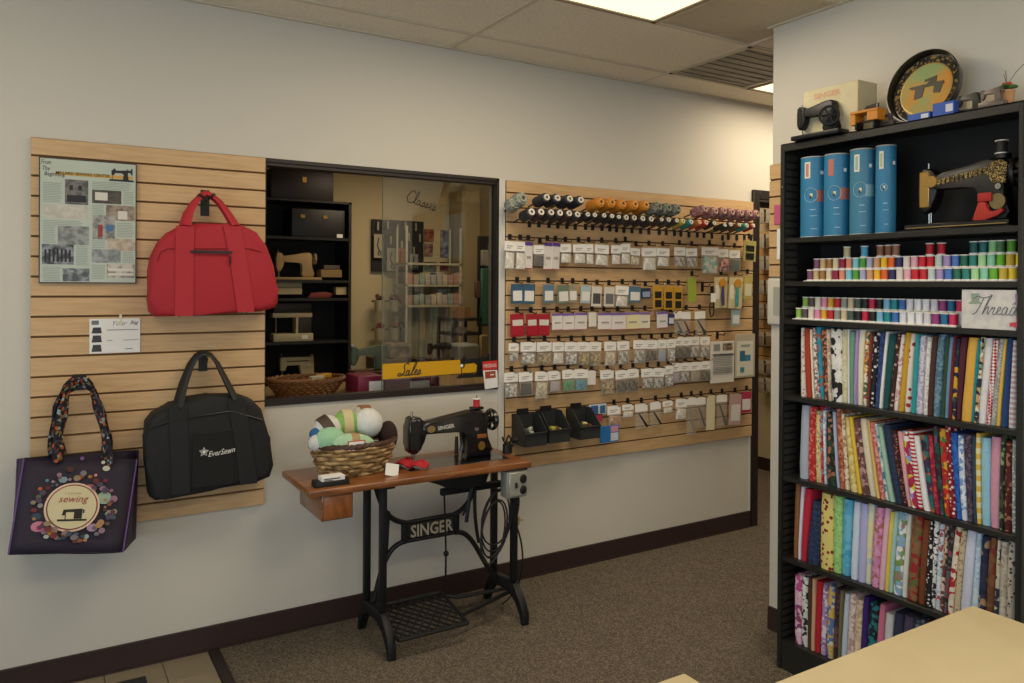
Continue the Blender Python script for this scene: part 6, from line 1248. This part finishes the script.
# pegboard
YB2 = 1.97
a = onY(372, 219, YB2); b_ = onY(423.5, 272, YB2)
pg = thing('pegboard', 'black pegboard with scissors cards on the back room wall', 'pegboard', (a.x, YB2, b_.z)); MB().rbox(0, b_.x-a.x, 0, .02, 0, a.z-b_.z, .001, 1).build('board', mat('#141414', .6), pg)
YC = 1.945
for i, (x, y) in enumerate([(378, 226), (388, 225), (397.5, 228), (405.5, 226), (416, 227), (391, 240), (402, 245), (409, 237), (420, 238), (414, 251)]):
    q = onY(x, y, YC); tag(MB().box(-.006, .006, -.003, .02, -.03, .03).build('peg_hook', mat('#a8a58c', .4, .4), loc=(q.x, YC, q.z), smooth=0), 'pale metal hook on the black pegboard, %s in order' % ORD[i], 'hook', 'pale hooks on the pegboard')
for (x0, y0, x1, y1, c_, l_) in ((374, 234, 383, 258, '#a89f84', 'scissors card at the pegboard edge'), (387, 248, 396, 271, '#9c967e', 'scissors card in the pegboard middle'), (397, 248, 404.5, 271, '#8a4a26', 'orange tool card on the pegboard'), (410, 254, 418, 270, '#8c8a80', 'grey tool card on the pegboard')):
    a = onY(x0, y0, YC-.005); b_ = onY(x1, y1, YC-.005); t = thing('tool_card', l_, 'card', (a.x, YC-.005, b_.z)); w_, h_ = b_.x-a.x, a.z-b_.z
    MB().box(0, w_, -.002, .002, 0, h_).build('card_sheet', mat(c_, .6), t, smooth=0)
    MB().tube([(w_*.5, -.006, h_*.85), (w_*.35, -.006, h_*.5), (w_*.6, -.006, h_*.3)], .004, 5).tube([(w_*.6+.012*math.cos(k*PI/5), -.006, h_*.2+.014*math.sin(k*PI/5)) for k in range(10)], .003, 5, closed=True).build('scissors', mat('#33241c', .5), t)
# wall cups
for r_, (yc0, yc1, yt) in enumerate(((300, 311.5, 293), (328, 340, 320))):
    q0, q1 = onY(373, yc1, 1.9), onY(425, yc1, 1.9)
    tag(MB().cyl((q0.x, 1.93, q0.z+.075), (q1.x, 1.93, q0.z+.075), .006, 8).build('cup_rail', mat('#4a3f30', .4, .5), ), ('upper' if r_ == 0 else 'lower')+' metal rail carrying cream cups on the back room wall', 'rail')
    for i, xc in enumerate((379.5, 394.5, 406.5, 418.5)):
        q = onY(xc, yc1, 1.88); h_ = zat(xc, yc0, 1.88)-q.z; t = thing('wall_cup', '%s cream cup on the %s rail in the back room' % (ORD[i], ('upper', 'lower')[r_]), 'cup', (q.x, 1.88, q.z), 0, 'cream cups on the back room rails')
        MB().lathe([(.032, 0), (.040, h_), (.036, h_), (.030, .006), (.001, .006)], 16).build('cup_body', mat('#b0a280', .5), t)
        b = MB(); random.seed(i+r_*9)
        for k in range(7): b.sph((random.uniform(-.022, .022), random.uniform(-.022, .022), h_+random.uniform(0, .03)), .016, 8)
        b.build('cup_contents', mat(['#5a2c24', '#6a3a2c', '#4a3a3a', '#7a5a40', '#6a2c28', '#8a5a34', '#2c2c30', '#7a6a50'][i+r_*4], .7), t)
# small pictures
for (x0, y0, x1, y1, c_, l_) in ((425, 229, 434, 241.5, ('#6a2420', '#a86a4c'), 'red and brown picture beside the pegboard'), (425, 243.5, 433, 256, ('#5a3a3c', '#a08a80'), 'plum picture below the red one'), (441, 230, 451.5, 257, ('#4a3c50', '#9a98a0'), 'tall purple-grey picture on the back wall'), (425, 262, 436.5, 270.5, ('#1c1a18', '#6a6660'), 'black round-motif picture below the plum one'), (440.5, 262, 451.5, 270.5, ('#4a1c20', '#6a2c2c'), 'maroon picture on the back wall')):
    boxat(x0, y0, x1, y1, 1.985, .012, pat('photo', list(c_), 25), 'wall_picture', l_, 'picture', r=.001)
# pale shelving and boxes, added as objects in place of a window glass reflection
a = onY(406, 225, 1.7); b_ = onY(461, 350, 1.7)
ws = thing('reflected_shelving', 'pale shelving with spool boxes, a window glass reflection built as an object', 'shelving', (a.x, 1.7, 0)); W_ = b_.x-a.x; wm = mat('#b8b194', .6)
for x in (0, W_-.015): MB().box(x, x+.015, 0, .015, .5, 2.0).build('upright', wm, ws, smooth=0); MB().box(x, x+.015, .18, .195, .5, 2.0).build('upright', wm, ws, smooth=0)
zs3 = [zat(430, y, 1.7) for y in (263, 284.5, 305)]
for z in zs3+[.7]: MB().box(0, W_, 0, .2, z-.015, z).build('shelf', wm, ws, smooth=0)
random.seed(9)
for k_, z in enumerate(zs3[1:]):
    n_ = 9
    for i in range(n_):
        c_ = random.choice(['#a89878', '#8f9a84', '#b0a090', '#a87868', '#9a9a90', '#b8a888', '#88988c'])
        t = tag(MB().rbox(0, W_/n_*.82, 0, .12, 0, .07+.02*random.random(), .003, 1).build('spool_box', mat(c_, .6), loc=(a.x+.02+i*(W_-.03)/n_, 1.71, z)), '%s small thread box on the %s shelf of the reflected shelving' % (ORD[i], ('middle', 'lower')[k_]), 'box', 'small thread boxes on the reflected shelving')
b = MB(); n_ = 40; vs = [(i/n_*(W_-.06)+.03, .09+.012*math.sin(i*1.1), z) for z in (.75, zs3[2]-.02) for i in range(n_+1)]
b.add(vs, [(i, i+1, n_+2+i, n_+1+i) for i in range(n_)]); o_ = b.build('curtain', mat('#a39d84', .8), loc=(a.x, 1.7, 0)); tag(o_, 'pale pleated curtain below the spool boxes in the back room', 'curtain')
# far end of the back room
boxat(462, 190, 479, 420, 1.75, .22, '#a08f68', 'wall_pillar')['kind'] = 'structure'
boxat(478.5, 236, 492, 326, 1.5, .02, '#191817', 'display_board', 'black display board at the far end of the back room', 'board')
boxat(481.5, 268, 489.5, 325, 1.46, .03, '#2f5a4c', 'green_cloth', 'green cloth length hanging on the black display board', 'cloth', r=.008)
boxat(482, 250, 489, 266, 1.46, .03, '#8a8478', 'notion_bag', 'grey packet hanging above the green cloth', 'bag', r=.006)
boxat(476, 281, 481, 298, 1.46, .03, '#5a3c34', 'notion_bag', 'brown packet hanging beside the green cloth', 'bag', r=.006)
st_ = thing('shelf_stand', 'black stand with two shelves in the back room', 'stand', (onY(452, 333, 1.3).x, 1.3, 0)); sw3 = onY(482, 333, 1.3).x-onY(452, 333, 1.3).x
for y in (318.5, 333): MB().box(0, sw3, 0, .25, zat(460, y, 1.3)-.02, zat(460, y, 1.3)).build('shelf', M['black'], st_, smooth=0)
for x in (0, sw3-.02): MB().box(x, x+.02, 0, .02, 0, zat(460, 318, 1.3)).build('post', M['black'], st_, smooth=0); MB().box(x, x+.02, .23, .25, 0, zat(460, 318, 1.3)).build('post', M['black'], st_, smooth=0)
boxat(455, 307, 471, 318.3, 1.35, .12, '#8a6434', 'carton', 'orange-brown carton on the black stand', 'box')
boxat(456, 327.5, 467, 332.8, 1.33, .08, '#a09a7c', 'paper_stack', 'pale paper stack on the lower shelf of the black stand', 'papers')
boxat(480.5, 335, 489.5, 380, .9, .03, '#8a7448', 'chair_back', 'tan chair back behind the window banner', 'chair', r=.012)
boxat(459, 345, 480, 372, .9, .2, '#8a8c80', 'storage_tub', 'pale grey tub behind the emblem on the glass', 'tub', r=.012)
q = onY(428, 361, 1.0); sewing_machine('sewing_machine', 'dark old sewing machine behind the yellow banner', 'sewing machine', (q.x, 1.0, q.z), 0, .40, 'vintage', body=M['enamel'])
t = boxat(426, 361.3, 452, 392, .98, .3, '#4a3c2c', 'cabinet', 'brown cabinet below the dark machine behind the banner', 'cabinet')
boxat(388, 344, 412, 360, 1.5, .2, pat('photo', ['#5a4a40', '#a08a74'], 18), 'fabric_pile', 'mixed pile of fabric beside the back wall below the cups', 'fabric', r=.02)
boxat(384, 360.3, 424, 400, 1.45, .35, '#6a5638', 'cabinet', 'tan cabinet under the mixed fabric pile in the back room', 'cabinet')
# lettering and banner on the glass
YG = .0265
def GP(px, py): p = onY(px, py, YG); return p.x, p.z
pts = [GP(382.5, 379), GP(456, 374), GP(456, 361.5), GP(382.5, 364)]
bn = thing('window_banner', 'yellow banner reading Sales with a black machine emblem on the glass', 'banner', (pts[0][0], YG, pts[0][1]))
ox, oz = pts[0]; R2 = lambda L_: [(x-ox, z-oz) for x, z in L_]
e = [GP(382.5, 379.5), GP(481, 371.7), GP(481, 358.6), GP(382.5, 364)]
MB().prism(R2(e), -.0012, 0).build('banner_sheet', mat('#d09c0c', .5), bn, smooth=0)
sc_p = GP(398.5, 376.3); script('Sales', M['black'], bn, sc_p[0]-ox, -.002, sc_p[1]-oz, .062, .0028, 1.05, .03)
mp_ = GP(456, 378.5); em = machine_sign(bn, mp_[0]-ox, mp_[1]-oz, 1.04, -.0028)
MB().lathe([(.009, 0), (.009, .001), (0, .001)], 12, Matrix.Translation((mp_[0]-ox+.030, -.0036, mp_[1]-oz+.065)) @ Matrix.Rotation(PI/2, 4, 'X')).build('emblem_screw', M['white'], bn)
cp = GP(406, 201); cl = thing('glass_lettering', 'dark script word Classes on the window glass', 'lettering', (cp[0], YG, cp[1]))
script('Classes', mat('#221f18', .5), cl, 0, 0, 0, .062, .0022, 1.05, -.28)
mz = onY(482.5, 361, -.022); ms = thing('notice_card', 'red and white notice card taped to the window frame corner', 'card', (mz.x, -.0225, onY(482.5, 389.5, -.022).z)); mw = onY(497.5, 361, -.022).x-mz.x; mh = mz.z-ms.location.z
MB().prism([(mw*.17, 0), (mw*1.03, .006), (mw*.98, mh*.66), (mw*.02, mh*.66)], -.0015, 0).build('card_sheet', M['paper'], ms, smooth=0)
MB().prism([(0, mh*.66), (mw*.98, mh*.69), (mw*.98, mh*1.0), (0, mh*.98)], -.0018, 0).build('red_header', mat('#c8342c', .5), ms, smooth=0)
text('MISSING', mat('#e6b8b0', .5), ms, mw*.05, -.0024, mh*.76, width=mw*.86, height=mh*.13, bold=.03)
MB().prism([(mw*.18, mh*.37), (mw*.88, mh*.39), (mw*.85, mh*.63), (mw*.15, mh*.62)], -.0022, -.0014).build('photo_print', mat('#a04a30', .5), ms, smooth=0)
MB().box(mw*.5, mw*.75, -.0028, -.002, mh*.48, mh*.52).build('photo_highlight', M['white'], ms, smooth=0)
# packets on the slatwall seen through the doorway
random.seed(21); k = 0
for y in (215, 240, 262, 286, 310, 338, 366, 384):
    for x in (763, 769.5):
        q = onX(x, y, 5.19); t = thing('notion_bag', '%s packet from the top on the doorway slatwall, %s column' % (ORD[k//2], ('near', 'far')[k % 2]), 'bag', (5.19, q.y, q.z), 0, 'pale packets seen through the doorway'); k += 1
        MB().rbox(-.015, .02, -.05, .05, -.07, .04, .006, 2).build('packet_body', mat(random.choice(['#a39a86', '#b8b0a0', '#8f7f68', '#c2bcb0']), .5), t); MB().box(-.018, -.015, -.045, .045, .015, .05).build('header_card', mat('#c9c2b2', .6), t, smooth=0)
